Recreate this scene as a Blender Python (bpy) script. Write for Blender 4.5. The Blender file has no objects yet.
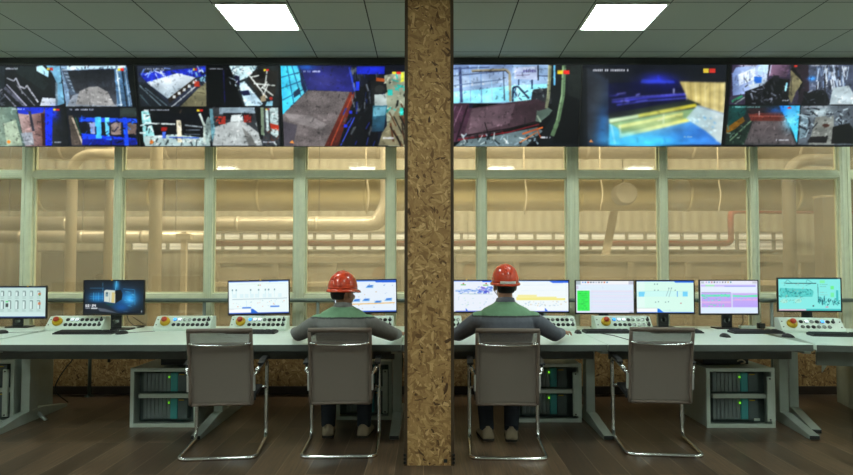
import bpy, bmesh, math, random
import numpy as np
from mathutils import Vector, Matrix

random.seed(7)
SC = bpy.context.scene
COL = SC.collection
PI = math.pi

# ------------------------------------------------------------------ camera frame
F = 650.0; CX = 426.5; CY = 237.5; EYE = 1.40
PITCH = math.atan(24.5 / F)


def at(px, py, Y):
    """World point at depth Y that the photograph shows at (px, py)."""
    u = (px - CX) / F; v = (CY - py) / F
    d = Vector((u, math.cos(PITCH) - v * math.sin(PITCH), math.sin(PITCH) + v * math.cos(PITCH)))
    s = Y / d.y
    return Vector((d.x * s, Y, EYE + d.z * s))


def on_z(px, py, z):
    """World point at height z."""
    u = (px - CX) / F; v = (CY - py) / F
    d = Vector((u, math.cos(PITCH) - v * math.sin(PITCH), math.sin(PITCH) + v * math.cos(PITCH)))
    s = (z - EYE) / d.z
    return Vector((d.x * s, d.y * s, z))


# ------------------------------------------------------------------ colour / materials
def lin(c):
    out = []
    for v in c[:3]:
        v = v / 255.0
        out.append(v / 12.92 if v <= 0.04045 else ((v + 0.055) / 1.055) ** 2.4)
    return tuple(out)


MATS = {}


def mat(name, rgb, rough=0.5, metal=0.0, var=0.08, vscale=14.0, spec=0.5, bump=0.0, coat=0.0, emit=None, estr=0.0):
    if name in MATS:
        return MATS[name]
    m = bpy.data.materials.new(name); m.use_nodes = True
    nt = m.node_tree; b = nt.nodes['Principled BSDF']
    c = lin(rgb)
    b.inputs['Roughness'].default_value = rough
    b.inputs['Metallic'].default_value = metal
    b.inputs['Specular IOR Level'].default_value = spec
    b.inputs['Coat Weight'].default_value = coat
    tc = nt.nodes.new('ShaderNodeTexCoord')
    n = nt.nodes.new('ShaderNodeTexNoise'); n.inputs['Scale'].default_value = vscale; n.inputs['Detail'].default_value = 4
    nt.links.new(tc.outputs['Object'], n.inputs['Vector'])
    r = nt.nodes.new('ShaderNodeValToRGB')
    r.color_ramp.elements[0].position = 0.3; r.color_ramp.elements[1].position = 0.7
    r.color_ramp.elements[0].color = (*[x * (1 - var) for x in c], 1)
    r.color_ramp.elements[1].color = (*[min(1, x * (1 + var)) for x in c], 1)
    nt.links.new(n.outputs['Fac'], r.inputs['Fac'])
    nt.links.new(r.outputs['Color'], b.inputs['Base Color'])
    if bump:
        bp = nt.nodes.new('ShaderNodeBump'); bp.inputs['Strength'].default_value = bump; bp.inputs['Distance'].default_value = 0.01
        nt.links.new(n.outputs['Fac'], bp.inputs['Height']); nt.links.new(bp.outputs['Normal'], b.inputs['Normal'])
    if emit:
        b.inputs['Emission Color'].default_value = (*lin(emit), 1); b.inputs['Emission Strength'].default_value = estr
    MATS[name] = m
    return m


def N(nt, t, **kw):
    n = nt.nodes.new(t)
    for k, v in kw.items():
        if k == 'ops':
            n.operation = v
        else:
            n.inputs[k].default_value = v
    return n


def osb_mat(name, tint=1.0):
    m = bpy.data.materials.new(name); m.use_nodes = True
    nt = m.node_tree; b = nt.nodes['Principled BSDF']; L = nt.links.new
    tc = nt.nodes.new('ShaderNodeTexCoord')
    # flatten to the board plane: (x + y, z)
    sep = nt.nodes.new('ShaderNodeSeparateXYZ'); L(tc.outputs['Object'], sep.inputs[0])
    ad = N(nt, 'ShaderNodeMath', ops='ADD'); L(sep.outputs['X'], ad.inputs[0]); L(sep.outputs['Y'], ad.inputs[1])
    cmb = nt.nodes.new('ShaderNodeCombineXYZ'); L(ad.outputs[0], cmb.inputs['X']); L(sep.outputs['Z'], cmb.inputs['Y'])
    nz = N(nt, 'ShaderNodeTexNoise', Scale=9.0); nz.noise_dimensions = '2D'; L(cmb.outputs[0], nz.inputs['Vector'])
    dm = nt.nodes.new('ShaderNodeMixRGB'); dm.blend_type = 'ADD'; dm.inputs['Fac'].default_value = 0.035
    L(cmb.outputs[0], dm.inputs['Color1']); L(nz.outputs['Color'], dm.inputs['Color2'])
    best = None
    for k, (ang, sx, sy) in enumerate([(0.3, 17, 62), (1.05, 19, 70), (1.75, 15, 60), (2.4, 19, 74), (2.95, 16, 56), (0.75, 22, 80), (1.4, 18, 66)]):
        mp = nt.nodes.new('ShaderNodeMapping')
        mp.inputs['Location'].default_value = (k * 3.7, k * 1.9, 0)
        mp.inputs['Rotation'].default_value = (0, 0, ang); 
        L(dm.outputs[0], mp.inputs['Vector'])
        sc = nt.nodes.new('ShaderNodeMapping'); sc.inputs['Scale'].default_value = (sx, sy, 1)
        L(mp.outputs[0], sc.inputs['Vector'])
        vo = nt.nodes.new('ShaderNodeTexVoronoi'); vo.voronoi_dimensions = '2D'; vo.inputs['Scale'].default_value = 1.0
        L(sc.outputs[0], vo.inputs['Vector'])
        sp = nt.nodes.new('ShaderNodeSeparateColor'); L(vo.outputs['Color'], sp.inputs[0])
        if best is None:
            best = (sp.outputs[0], sp.outputs[1])
        else:
            gt = N(nt, 'ShaderNodeMath', ops='GREATER_THAN'); L(sp.outputs[0], gt.inputs[0]); L(best[0], gt.inputs[1])
            mx = N(nt, 'ShaderNodeMath', ops='MAXIMUM'); L(sp.outputs[0], mx.inputs[0]); L(best[0], mx.inputs[1])
            mi = nt.nodes.new('ShaderNodeMix'); L(gt.outputs[0], mi.inputs[0]); L(best[1], mi.inputs[2]); L(sp.outputs[1], mi.inputs[3])
            best = (mx.outputs[0], mi.outputs[0])
    r = nt.nodes.new('ShaderNodeValToRGB'); cr = r.color_ramp
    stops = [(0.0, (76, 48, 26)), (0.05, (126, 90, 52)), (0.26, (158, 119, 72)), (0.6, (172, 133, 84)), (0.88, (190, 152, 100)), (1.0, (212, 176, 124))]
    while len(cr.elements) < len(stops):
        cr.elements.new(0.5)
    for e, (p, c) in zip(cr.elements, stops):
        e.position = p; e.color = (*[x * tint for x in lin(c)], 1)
    L(best[1], r.inputs['Fac'])
    L(r.outputs['Color'], b.inputs['Base Color'])
    b.inputs['Roughness'].default_value = 0.6
    bp = N(nt, 'ShaderNodeBump', Strength=0.25, Distance=0.004); L(best[1], bp.inputs['Height']); L(bp.outputs[0], b.inputs['Normal'])
    return m


def floor_mat():
    m = bpy.data.materials.new('laminate'); m.use_nodes = True
    nt = m.node_tree; b = nt.nodes['Principled BSDF']; L = nt.links.new
    tc = nt.nodes.new('ShaderNodeTexCoord')
    mp = nt.nodes.new('ShaderNodeMapping'); mp.inputs['Rotation'].default_value = (0, 0, PI / 2)
    mp.inputs['Location'].default_value = (0.3, 0.02, 0)
    L(tc.outputs['Object'], mp.inputs['Vector'])
    br = nt.nodes.new('ShaderNodeTexBrick')
    br.inputs['Scale'].default_value = 1.0; br.inputs['Brick Width'].default_value = 1.2; br.inputs['Row Height'].default_value = 0.195
    br.inputs['Mortar Size'].default_value = 0.0022; br.inputs['Mortar Smooth'].default_value = 0.2; br.inputs['Bias'].default_value = 0.0
    br.offset = 0.37
    br.inputs['Color1'].default_value = (*lin((120, 98, 80)), 1); br.inputs['Color2'].default_value = (*lin((80, 65, 54)), 1)
    br.inputs['Mortar'].default_value = (*lin((150, 134, 116)), 1)  # pale seams: sheen on the plank bevels put into the colour
    L(mp.outputs[0], br.inputs['Vector'])
    g = nt.nodes.new('ShaderNodeMapping'); g.inputs['Scale'].default_value = (34, 1.3, 1); L(tc.outputs['Object'], g.inputs['Vector'])
    n = N(nt, 'ShaderNodeTexNoise', Scale=2.2, Detail=7.0, Roughness=0.65, Distortion=0.6); L(g.outputs[0], n.inputs['Vector'])
    r = nt.nodes.new('ShaderNodeValToRGB'); r.color_ramp.elements[0].position = 0.3; r.color_ramp.elements[1].position = 0.72
    r.color_ramp.elements[0].color = (0.26, 0.24, 0.22, 1); r.color_ramp.elements[1].color = (1.4, 1.33, 1.22, 1)
    L(n.outputs['Fac'], r.inputs['Fac'])
    mx = nt.nodes.new('ShaderNodeMixRGB'); mx.blend_type = 'MULTIPLY'; mx.inputs['Fac'].default_value = 1
    L(br.outputs['Color'], mx.inputs['Color1']); L(r.outputs['Color'], mx.inputs['Color2'])
    L(mx.outputs[0], b.inputs['Base Color'])
    rr = nt.nodes.new('ShaderNodeMapRange'); rr.inputs['To Min'].default_value = 0.22; rr.inputs['To Max'].default_value = 0.42
    L(n.outputs['Fac'], rr.inputs['Value']); L(rr.outputs[0], b.inputs['Roughness'])
    b.inputs['Specular IOR Level'].default_value = 0.5
    bp = N(nt, 'ShaderNodeBump', Strength=0.3, Distance=0.003); L(br.outputs['Fac'], bp.inputs['Height']); bp.invert = True
    L(bp.outputs[0], b.inputs['Normal'])
    return m


def ceiling_mat(x0, y0):
    m = bpy.data.materials.new('ceiling_tile'); m.use_nodes = True
    nt = m.node_tree; b = nt.nodes['Principled BSDF']; L = nt.links.new
    tc = nt.nodes.new('ShaderNodeTexCoord')
    mp = nt.nodes.new('ShaderNodeMapping'); mp.inputs['Location'].default_value = (-x0, -y0, 0); L(tc.outputs['Object'], mp.inputs['Vector'])
    br = nt.nodes.new('ShaderNodeTexBrick'); br.offset = 0.0
    br.inputs['Scale'].default_value = 1.0; br.inputs['Brick Width'].default_value = 0.6; br.inputs['Row Height'].default_value = 0.6
    br.inputs['Mortar Size'].default_value = 0.005; br.inputs['Mortar Smooth'].default_value = 0.1
    br.inputs['Color1'].default_value = (*lin((162, 170, 163)), 1); br.inputs['Color2'].default_value = (*lin((156, 165, 159)), 1)
    br.inputs['Mortar'].default_value = (*lin((46, 50, 49)), 1)
    L(mp.outputs[0], br.inputs['Vector']); L(br.outputs['Color'], b.inputs['Base Color'])
    n = N(nt, 'ShaderNodeTexNoise', Scale=120.0, Detail=3.0); L(tc.outputs['Object'], n.inputs['Vector'])
    bp = N(nt, 'ShaderNodeBump', Strength=0.12, Distance=0.002); L(n.outputs['Fac'], bp.inputs['Height'])
    bp2 = N(nt, 'ShaderNodeBump', Strength=0.5, Distance=0.006); bp2.invert = True
    L(br.outputs['Fac'], bp2.inputs['Height']); L(bp.outputs[0], bp2.inputs['Normal']); L(bp2.outputs[0], b.inputs['Normal'])
    b.inputs['Roughness'].default_value = 0.75; b.inputs['Specular IOR Level'].default_value = 0.2
    return m


def glass_mat():
    """Dusty plastic-film pane: clear with a coat of warm dust and a faint mirror."""
    m = bpy.data.materials.new('dusty_pane'); m.use_nodes = True
    nt = m.node_tree; L = nt.links.new; out = nt.nodes['Material Output']
    nt.nodes.remove(nt.nodes['Principled BSDF'])
    tr = nt.nodes.new('ShaderNodeBsdfTransparent'); tr.inputs['Color'].default_value = (0.92, 0.89, 0.82, 1)
    df = nt.nodes.new('ShaderNodeBsdfDiffuse'); df.inputs['Color'].default_value = (*lin((180, 172, 150)), 1)
    tl = nt.nodes.new('ShaderNodeBsdfTranslucent'); tl.inputs['Color'].default_value = (*lin((220, 210, 188)), 1)
    gl = nt.nodes.new('ShaderNodeBsdfGlossy'); gl.inputs['Roughness'].default_value = 0.04; gl.inputs['Color'].default_value = (1, 1, 1, 1)
    dust = nt.nodes.new('ShaderNodeMixShader'); dust.inputs[0].default_value = 0.72
    L(df.outputs[0], dust.inputs[1]); L(tl.outputs[0], dust.inputs[2])
    tc = nt.nodes.new('ShaderNodeTexCoord')
    mp = nt.nodes.new('ShaderNodeMapping'); mp.inputs['Scale'].default_value = (1, 1, 0.5); L(tc.outputs['Object'], mp.inputs['Vector'])
    n = N(nt, 'ShaderNodeTexNoise', Scale=3.0, Detail=6.0, Roughness=0.6); L(mp.outputs[0], n.inputs['Vector'])
    mr = nt.nodes.new('ShaderNodeMapRange'); mr.inputs['From Min'].default_value = 0.25; mr.inputs['From Max'].default_value = 0.75
    mr.inputs['To Min'].default_value = 0.22; mr.inputs['To Max'].default_value = 0.34
    L(n.outputs['Fac'], mr.inputs['Value'])
    mix = nt.nodes.new('ShaderNodeMixShader'); L(mr.outputs[0], mix.inputs[0]); L(tr.outputs[0], mix.inputs[1]); L(dust.outputs[0], mix.inputs[2])
    mix2 = nt.nodes.new('ShaderNodeMixShader'); mix2.inputs[0].default_value = 0.045
    L(mix.outputs[0], mix2.inputs[1]); L(gl.outputs[0], mix2.inputs[2]); L(mix2.outputs[0], out.inputs['Surface'])
    return m


def mesh_fabric_mat():
    m = bpy.data.materials.new('chair_mesh_fabric'); m.use_nodes = True
    nt = m.node_tree; L = nt.links.new; b = nt.nodes['Principled BSDF']; out = nt.nodes['Material Output']
    tc = nt.nodes.new('ShaderNodeTexCoord')
    w = nt.nodes.new('ShaderNodeTexWave'); w.wave_type = 'BANDS'; w.bands_direction = 'X'; w.inputs['Scale'].default_value = 46; w.inputs['Distortion'].default_value = 3.0
    L(tc.outputs['Object'], w.inputs['Vector'])
    r = nt.nodes.new('ShaderNodeValToRGB')
    r.color_ramp.elements[0].color = (*lin((126, 116, 108)), 1); r.color_ramp.elements[1].color = (*lin((142, 131, 122)), 1)
    L(w.outputs['Fac'], r.inputs['Fac']); L(r.outputs[0], b.inputs['Base Color'])
    b.inputs['Roughness'].default_value = 0.55
    tr = nt.nodes.new('ShaderNodeBsdfTransparent')
    mx = nt.nodes.new('ShaderNodeMixShader')
    sp = nt.nodes.new('ShaderNodeSeparateXYZ'); L(tc.outputs['Object'], sp.inputs[0])
    mr = nt.nodes.new('ShaderNodeMapRange'); mr.inputs['From Min'].default_value = .79; mr.inputs['From Max'].default_value = .82
    mr.inputs['To Min'].default_value = .06; mr.inputs['To Max'].default_value = .46
    L(sp.outputs['Z'], mr.inputs['Value']); L(mr.outputs[0], mx.inputs[0])
    L(b.outputs[0], mx.inputs[1]); L(tr.outputs[0], mx.inputs[2]); L(mx.outputs[0], out.inputs['Surface'])
    return m


def corrugated_mat():
    m = bpy.data.materials.new('corrugated_sheet'); m.use_nodes = True
    nt = m.node_tree; L = nt.links.new; b = nt.nodes['Principled BSDF']
    tc = nt.nodes.new('ShaderNodeTexCoord')
    w = nt.nodes.new('ShaderNodeTexWave'); w.bands_direction = 'X'; w.inputs['Scale'].default_value = 1.6; w.inputs['Distortion'].default_value = 0.2
    L(tc.outputs['Object'], w.inputs['Vector'])
    r = nt.nodes.new('ShaderNodeValToRGB')
    r.color_ramp.elements[0].color = (*lin((150, 142, 122)), 1); r.color_ramp.elements[1].color = (*lin((170, 162, 140)), 1)
    L(w.outputs['Fac'], r.inputs['Fac']); L(r.outputs[0], b.inputs['Base Color'])
    bp = N(nt, 'ShaderNodeBump', Strength=0.25, Distance=0.03); L(w.outputs['Fac'], bp.inputs['Height']); L(bp.outputs[0], b.inputs['Normal'])
    b.inputs['Roughness'].default_value = 0.6
    return m


def louver_mat():
    """Far daylight glazing behind horizontal louvers (lit by the sky outside)."""
    m = bpy.data.materials.new('daylight_louver'); m.use_nodes = True
    nt = m.node_tree; L = nt.links.new; b = nt.nodes['Principled BSDF']
    tc = nt.nodes.new('ShaderNodeTexCoord')
    w = nt.nodes.new('ShaderNodeTexWave'); w.bands_direction = 'Z'; w.inputs['Scale'].default_value = 3.6
    L(tc.outputs['Object'], w.inputs['Vector'])
    r = nt.nodes.new('ShaderNodeValToRGB')
    r.color_ramp.elements[0].color = (0.35, 0.33, 0.28, 1); r.color_ramp.elements[1].color = (1, 0.97, 0.88, 1)
    L(w.outputs['Fac'], r.inputs['Fac']); L(r.outputs[0], b.inputs['Emission Color']); b.inputs['Emission Strength'].default_value = 0.62
    b.inputs['Base Color'].default_value = (0.6, 0.6, 0.55, 1)
    return m


def picture_mat():
    m = bpy.data.materials.new('lit_display'); m.use_nodes = True
    nt = m.node_tree; L = nt.links.new; b = nt.nodes['Principled BSDF']
    a = nt.nodes.new('ShaderNodeAttribute'); a.attribute_name = 'picture'
    b.inputs['Base Color'].default_value = (0.01, 0.01, 0.012, 1); b.inputs['Roughness'].default_value = 0.35
    b.inputs['Specular IOR Level'].default_value = 0.25
    L(a.outputs['Color'], b.inputs['Emission Color']); b.inputs['Emission Strength'].default_value = 1.0
    return m


# ------------------------------------------------------------------ mesh builder
class MB:
    def __init__(self):
        self.bm = bmesh.new()

    def box(self, lo, hi, bevel=0.0, seg=2, mi=0):
        lo = Vector(lo); hi = Vector(hi)
        r = bmesh.ops.create_cube(self.bm, size=1.0)
        vs = r['verts']
        for v in vs:
            v.co = Vector(((lo[i] + hi[i]) / 2 + v.co[i] * (hi[i] - lo[i])) for i in range(3))
        fs = set(f for v in vs for f in v.link_faces)
        for f in fs: f.material_index = mi
        if bevel > 0:
            es = list(set(e for v in vs for e in v.link_edges))
            rb = bmesh.ops.bevel(self.bm, geom=es, offset=bevel, segments=seg, affect='EDGES', profile=0.5)
            for f in rb['faces']: f.material_index = mi
        return self

    def prism(self, pts, axis, a, b, bevel=0.0, mi=0):
        """Extrude a polygon. axis 'x': pts are (y, z); 'y': (x, z); 'z': (x, y)."""
        def P(p, t):
            return {'x': (t, p[0], p[1]), 'y': (p[0], t, p[1]), 'z': (p[0], p[1], t)}[axis]
        A = [self.bm.verts.new(P(p, a)) for p in pts]; B = [self.bm.verts.new(P(p, b)) for p in pts]
        n = len(pts); fs = [self.bm.faces.new(A), self.bm.faces.new(B[::-1])]
        for i in range(n):
            fs.append(self.bm.faces.new((A[i], B[i], B[(i + 1) % n], A[(i + 1) % n])))
        for f in fs: f.material_index = mi
        bmesh.ops.recalc_face_normals(self.bm, faces=fs)
        if bevel > 0:
            es = list(set(e for f in fs for e in f.edges))
            rb = bmesh.ops.bevel(self.bm, geom=es, offset=bevel, segments=2, affect='EDGES', profile=0.5)
            for f in rb['faces']: f.material_index = mi
        return self

    def rings(self, rings, cap=True, mi=0, smooth=True):
        R = [[self.bm.verts.new(p) for p in ring] for ring in rings]
        n = len(R[0]); fs = []
        for a, b in zip(R[:-1], R[1:]):
            for i in range(n):
                fs.append(self.bm.faces.new((a[i], a[(i + 1) % n], b[(i + 1) % n], b[i])))
        if cap:
            fs.append(self.bm.faces.new(R[0][::-1])); fs.append(self.bm.faces.new(R[-1]))
        for f in fs: f.material_index = mi; f.smooth = smooth
        bmesh.ops.recalc_face_normals(self.bm, faces=fs)
        return self

    def tube(self, pts, r, n=12, fillet=0.0, fseg=5, cap=True, mi=0):
        """Round tube along a polyline; r is a number or one radius per point (no fillet then)."""
        pts = [Vector(p) for p in pts]
        rad = list(r) if isinstance(r, (list, tuple)) else None
        if fillet > 0 and rad is None:
            q = [pts[0]]
            for a, b, c in zip(pts[:-2], pts[1:-1], pts[2:]):
                d1 = (a - b); d2 = (c - b); l = min(fillet, d1.length * .49, d2.length * .49)
                p1 = b + d1.normalized() * l; p2 = b + d2.normalized() * l
                for k in range(fseg + 1):
                    t = k / fseg
                    q.append(p1 * (1 - t) ** 2 + b * 2 * t * (1 - t) + p2 * t * t)
            q.append(pts[-1]); pts = q
        if rad is None: rad = [r] * len(pts)
        T = []
        for i in range(len(pts)):
            a = pts[max(i - 1, 0)]; b = pts[min(i + 1, len(pts) - 1)]
            T.append((b - a).normalized())
        up = Vector((0, 0, 1)) if abs(T[0].z) < 0.9 else Vector((1, 0, 0))
        u = T[0].cross(up).normalized(); rings = []
        for i, p in enumerate(pts):
            u = (u - T[i] * u.dot(T[i])).normalized(); w = T[i].cross(u)
            rings.append([p + (u * math.cos(2 * PI * k / n) + w * math.sin(2 * PI * k / n)) * rad[i] for k in range(n)])
        return self.rings(rings, cap=cap, mi=mi)

    def cyl(self, a, b, r, n=16, r2=None, mi=0):
        return self.tube([a, b], [r, r if r2 is None else r2], n=n, mi=mi)

    def lathe(self, prof, centre, axis='z', n=24, mi=0, sx=1.0, sy=1.0, smooth=True):
        """prof: list of (radius, height)."""
        c = Vector(centre); rings = []
        for r, h in prof:
            ring = []
            for k in range(n):
                t = 2 * PI * k / n; x = r * math.cos(t) * sx; y = r * math.sin(t) * sy
                p = {'z': (x, y, h), 'y': (x, h, y), 'x': (h, x, y)}[axis]
                ring.append(c + Vector(p))
            rings.append(ring)
        return self.rings(rings, mi=mi, smooth=smooth)

    def ell(self, c, r, rot=None, n=20, m=12, mi=0):
        res = bmesh.ops.create_uvsphere(self.bm, u_segments=n, v_segments=m, radius=1.0)
        M = Matrix.Translation(Vector(c)) @ (rot.to_4x4() if rot is not None else Matrix.Identity(4)) @ Matrix.Diagonal((*r, 1.0))
        bmesh.ops.transform(self.bm, matrix=M, verts=res['verts'])
        for f in set(f for v in res['verts'] for f in v.link_faces): f.smooth = True; f.material_index = mi
        return self

    def xf(self, M):
        bmesh.ops.transform(self.bm, matrix=M, verts=self.bm.verts[:]); return self

    def build(self, name, m, parent=None, world=False, kind=None, label=None):
        if world and parent is not None:
            bmesh.ops.translate(self.bm, vec=-root_loc(parent), verts=self.bm.verts[:])
        me = bpy.data.meshes.new(name); self.bm.to_mesh(me); self.bm.free()
        for mm in (m if isinstance(m, (list, tuple)) else [m]): me.materials.append(mm)
        o = bpy.data.objects.new(name, me); COL.objects.link(o)
        if parent is not None: o.parent = parent
        if kind: o['kind'] = kind
        if label: o['label'] = label
        return o


def root_loc(o):
    while o.parent is not None: o = o.parent
    return o.location.copy()


def thing(name, label, cat, loc=(0, 0, 0), rz=0.0, group=None, rx=0.0):
    o = bpy.data.objects.new(name, None); COL.objects.link(o)
    o.empty_display_size = 0.1
    o.location = loc; o.rotation_euler = (rx, 0, rz); o['label'] = label; o['category'] = cat
    if group: o['group'] = group
    return o


def tag(o, label, cat, group=None):
    o['label'] = label; o['category'] = cat
    if group: o['group'] = group
    return o


def dup(root, loc, rz, label, group=None):
    r = root.copy(); COL.objects.link(r); r.location = loc; r.rotation_euler = (0, 0, rz); r['label'] = label
    if group: r['group'] = group
    for ch in list(root.children):
        c = ch.copy(); COL.objects.link(c); c.parent = r
        for g in list(ch.children):
            d = g.copy(); COL.objects.link(d); d.parent = c
    return r


def struct(name, mb, m, parent=None):
    o = mb.build(name, m, parent)
    if parent is None: o['kind'] = 'structure'
    return o

# ================================================================== materials
M_white = mat('white_paint', (222, 228, 220), 0.6, var=0.03)
M_frame = mat('pale_green_paint', (226, 228, 200), 0.45, var=0.05)
M_post = mat('green_grey_paint', (222, 226, 200), 0.45, var=0.05)
M_bead = mat('window_bead', (206, 208, 180), 0.5, var=0.05)
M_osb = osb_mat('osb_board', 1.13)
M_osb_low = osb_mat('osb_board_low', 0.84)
M_floor = floor_mat()
M_ceil = ceiling_mat(0.115, 5.01)
M_glass = glass_mat()
M_dark = mat('dark_grey_metal', (44, 46, 46), 0.5, var=0.1)
M_black = mat('black_plastic', (22, 22, 24), 0.4, var=0.1)
M_base = mat('brown_skirting', (52, 40, 32), 0.5, var=0.12)
M_trim = mat('bronze_corner', (86, 70, 54), 0.4, metal=0.3, var=0.1)
M_fwall = corrugated_mat()
M_louver = louver_mat()
M_fpale = mat('factory_render', (128, 122, 108), 0.8, var=0.1, vscale=2)
M_alu = mat('aluminium_cladding', (204, 190, 168), 0.30, metal=0.3, var=0.12, vscale=3)
M_ochre = mat('ochre_duct', (196, 176, 122), 0.4, var=0.1, vscale=2)
M_pipe = mat('buff_pipe', (204, 186, 156), 0.45, var=0.08, vscale=3)
M_red = mat('red_oxide_pipe', (168, 70, 54), 0.45, var=0.08, vscale=4)
M_mach = mat('machine_grey', (78, 78, 66), 0.6, var=0.15, vscale=3)
M_mach2 = mat('machine_brown', (122, 112, 94), 0.6, var=0.2, vscale=2)
M_rail = mat('steel_rail', (104, 118, 114), 0.35, metal=0.3, var=0.06)
M_diff = mat('light_diffuser', (255, 255, 255), 0.5, var=0.0, emit=(238, 255, 246), estr=26.0)
M_chrome = mat('chrome', (232, 232, 232), 0.2, metal=1.0, var=0.03)

# ================================================================== room shell
X0, X1, Y0, Y1, ZC = -5.25, 5.46, -3.6, 6.95, 3.43
struct('floor', MB().box((X0 - .1, Y0 - .1, -0.1), (X1 + .1, Y1 + .1, 0)), M_floor)
struct('ceiling', MB().box((X0 - .1, Y0 - .1, ZC), (X1 + .1, Y1 + .1, ZC + 0.1)), M_ceil)
struct('wall_left', MB().box((X0 - .1, Y0, 0), (X0, Y1, ZC)), M_white)
struct('wall_right', MB().box((X1, Y0, 0), (X1 + .1, Y1, ZC)), M_white)
struct('wall_front', MB().box((X0, Y0 - .1, 0), (X1, Y0, ZC)), M_white)
wb = struct('wall_back', MB().box((X0, Y1, 2.95), (X1, Y1 + .1, ZC)), M_white)
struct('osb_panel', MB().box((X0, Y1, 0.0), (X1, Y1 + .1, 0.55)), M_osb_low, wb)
struct('baseboard_back', MB().box((X0, Y1 - .018, 0), (X1, Y1, 0.085), .004), M_base)
struct('trim_1', MB().box((X0, 6.39, 3.368), (X1, 6.62, ZC)), M_dark)       # dark bulkhead over the video wall

# windows: one bay per pair of posts
XS = [-4.28 + .974 * k for k in range(-1, 11)]
for i, (a, b) in enumerate(zip(XS[:-1], XS[1:])):
    w = bpy.data.objects.new('window_%d' % (i + 1), None); COL.objects.link(w); w['kind'] = 'structure'
    w.location = ((a + b) / 2, Y1, 0)
    ha = .058 if (i - 1) % 3 == 0 else .042
    hb = .058 if i % 3 == 0 else .042
    l, r = a - w.location.x, b - w.location.x
    if i == 0: l += .003
    if i == len(XS) - 2: r -= .003
    f = MB()
    for x0, x1, s in ((l, l + ha, 1), (r - hb, r, -1)):
        f.box((x0 + .0004, -.015, .55), (x1 - .0004, .09, 2.95))
        xi = x1 if s > 0 else x0
        # narrow raised lip down the post
        f.box((min(x0, x1) + .018, -.024, .552), (max(x0, x1) - .018, -.015, 2.948), .003)
    li, ri = l + ha, r - hb
    for z0, z1 in ((.55, .62), (.975, 1.066), (2.306, 2.382), (2.89, 2.95)):
        f.box((li, -.005, z0), (ri, .085, z1), .004)
        f.box((li, -.013, (z0 + z1) / 2 - .02), (ri, -.005, (z0 + z1) / 2 + .02), .003)
    f.build('frame', M_frame if i % 3 else M_post, w)
    bead = MB()
    for z0, z1 in ((.62, .975), (1.066, 2.306), (2.382, 2.89)):
        for q in ((li, li + .018, z0, z1), (ri - .018, ri, z0, z1), (li + .018, ri - .018, z0, z0 + .013), (li + .018, ri - .018, z1 - .013, z1)):
            bead.box((q[0], .022, q[2]), (q[1], .06, q[3]))
    bead.build('glazing_bead', M_bead, w)
    for z0, z1 in ((.62, .975), (1.066, 2.306), (2.382, 2.89)):
        MB().box((li + .01, .044, z0 + .005), (ri - .01, .048, z1 - .005)).build('pane', M_glass, w)

# ================================================================== ceiling lights
LX = (-4.385, -1.385, 1.615, 4.615); LY = (5.31, 2.91, -0.09)
for y in LY:
    for x in LX:
        if y == 5.31 and x == LX[1]: lb, g = 'bright square ceiling light panel above the large video picture of a grey conveyor belt', 'square light panels in view'
        elif y == 5.31 and x == LX[2]: lb, g = 'bright square ceiling light panel above the blue and yellow video picture', 'square light panels in view'
        else: lb, g = 'square ceiling light panel in the part of the ceiling beyond the picture', 'ceiling light panels out of view'
        t = thing('ceiling_light', lb, 'ceiling light', (x, y, ZC), group=g)
        f = MB()
        for q in ((-.292, -.292, .292, -.275), (-.292, .275, .292, .292), (-.292, -.275, -.275, .275), (.275, -.275, .292, .275)):
            f.box((q[0], q[1], -.012), (q[2], q[3], -.001))
        f.build('frame', M_white, t)
        MB().box((-.275, -.275, -.008), (.275, .275, -.002)).build('diffuser', M_diff, t)

# ================================================================== pillar
t = thing('pillar', 'tall square pillar clad in chipboard standing in front of the desks', 'pillar', (0.0185, 4.53, 0)); t['kind'] = 'thing'
PW = .172
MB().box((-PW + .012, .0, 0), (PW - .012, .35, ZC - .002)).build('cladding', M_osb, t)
for s in (-1, 1):
    m = MB()
    xa, xb = sorted((s * PW, s * (PW - .022)))
    m.box((xa, -.004, .0), (xb, .0, ZC - .002)); xa, xb = sorted((s * PW, s * (PW - .012)))
    m.box((xa, .0, .0), (xb, .03, ZC - .002)); m.box((xa, .32, 0), (xb, .354, ZC - .002))
    c = m.build('corner_trim', M_trim, t)
    k = MB()
    for j in range(3):
        xx = s * (PW - .004); k.box((xx - .009, -.012, .012 + j * .026), (xx + .009, -.004, .03 + j * .026), .002)
    k.build('corner_clip', M_black, c, label='black clip at the foot of the corner trim')
MB().box((.1, -.006, .02), (.125, 0, .045), .002).build('floor_clip', M_dark, t)

# ================================================================== handrail before the windows
t = thing('handrail', 'grey steel pipe handrail running along below the big windows', 'handrail', (0, 6.84, 0))
zr = .998
MB().cyl((X0 + .01, 0, zr), (X1 - .01, 0, zr), .021).build('rail', M_rail, t)
for k in range(-2, 7):
    x = -2.33 + 1.19 * k
    if X0 + .1 < x < X1 - .1:
        p = MB().cyl((x, 0, 0), (x, 0, zr - .018), .017).build('post', M_rail, t)
        MB().lathe([(.045, 0), (.045, .008), (.02, .012)], (x, 0, 0)).build('foot_plate', M_rail, p)

# ================================================================== the factory hall seen through the panes
FX0, FX1, FY1, FZ = -11.0, 11.0, 13.0, 7.0
struct('floor_hall', MB().box((FX0, 7.06, -.1), (FX1, FY1 + .1, 0)), M_fpale)
struct('wall_hall_back', MB().box((FX0, FY1, 0), (FX1, FY1 + .1, FZ)), M_fwall)
struct('wall_hall_left', MB().box((FX0 - .1, 7.06, 0), (FX0, FY1 + .1, FZ)), M_fpale)
struct('wall_hall_right', MB().box((FX1, 7.06, 0), (FX1 + .1, FY1 + .1, FZ)), M_fpale)
struct('ceiling_hall', MB().box((FX0, 7.06, FZ), (FX1, FY1 + .1, FZ + .1)), M_fpale)
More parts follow.
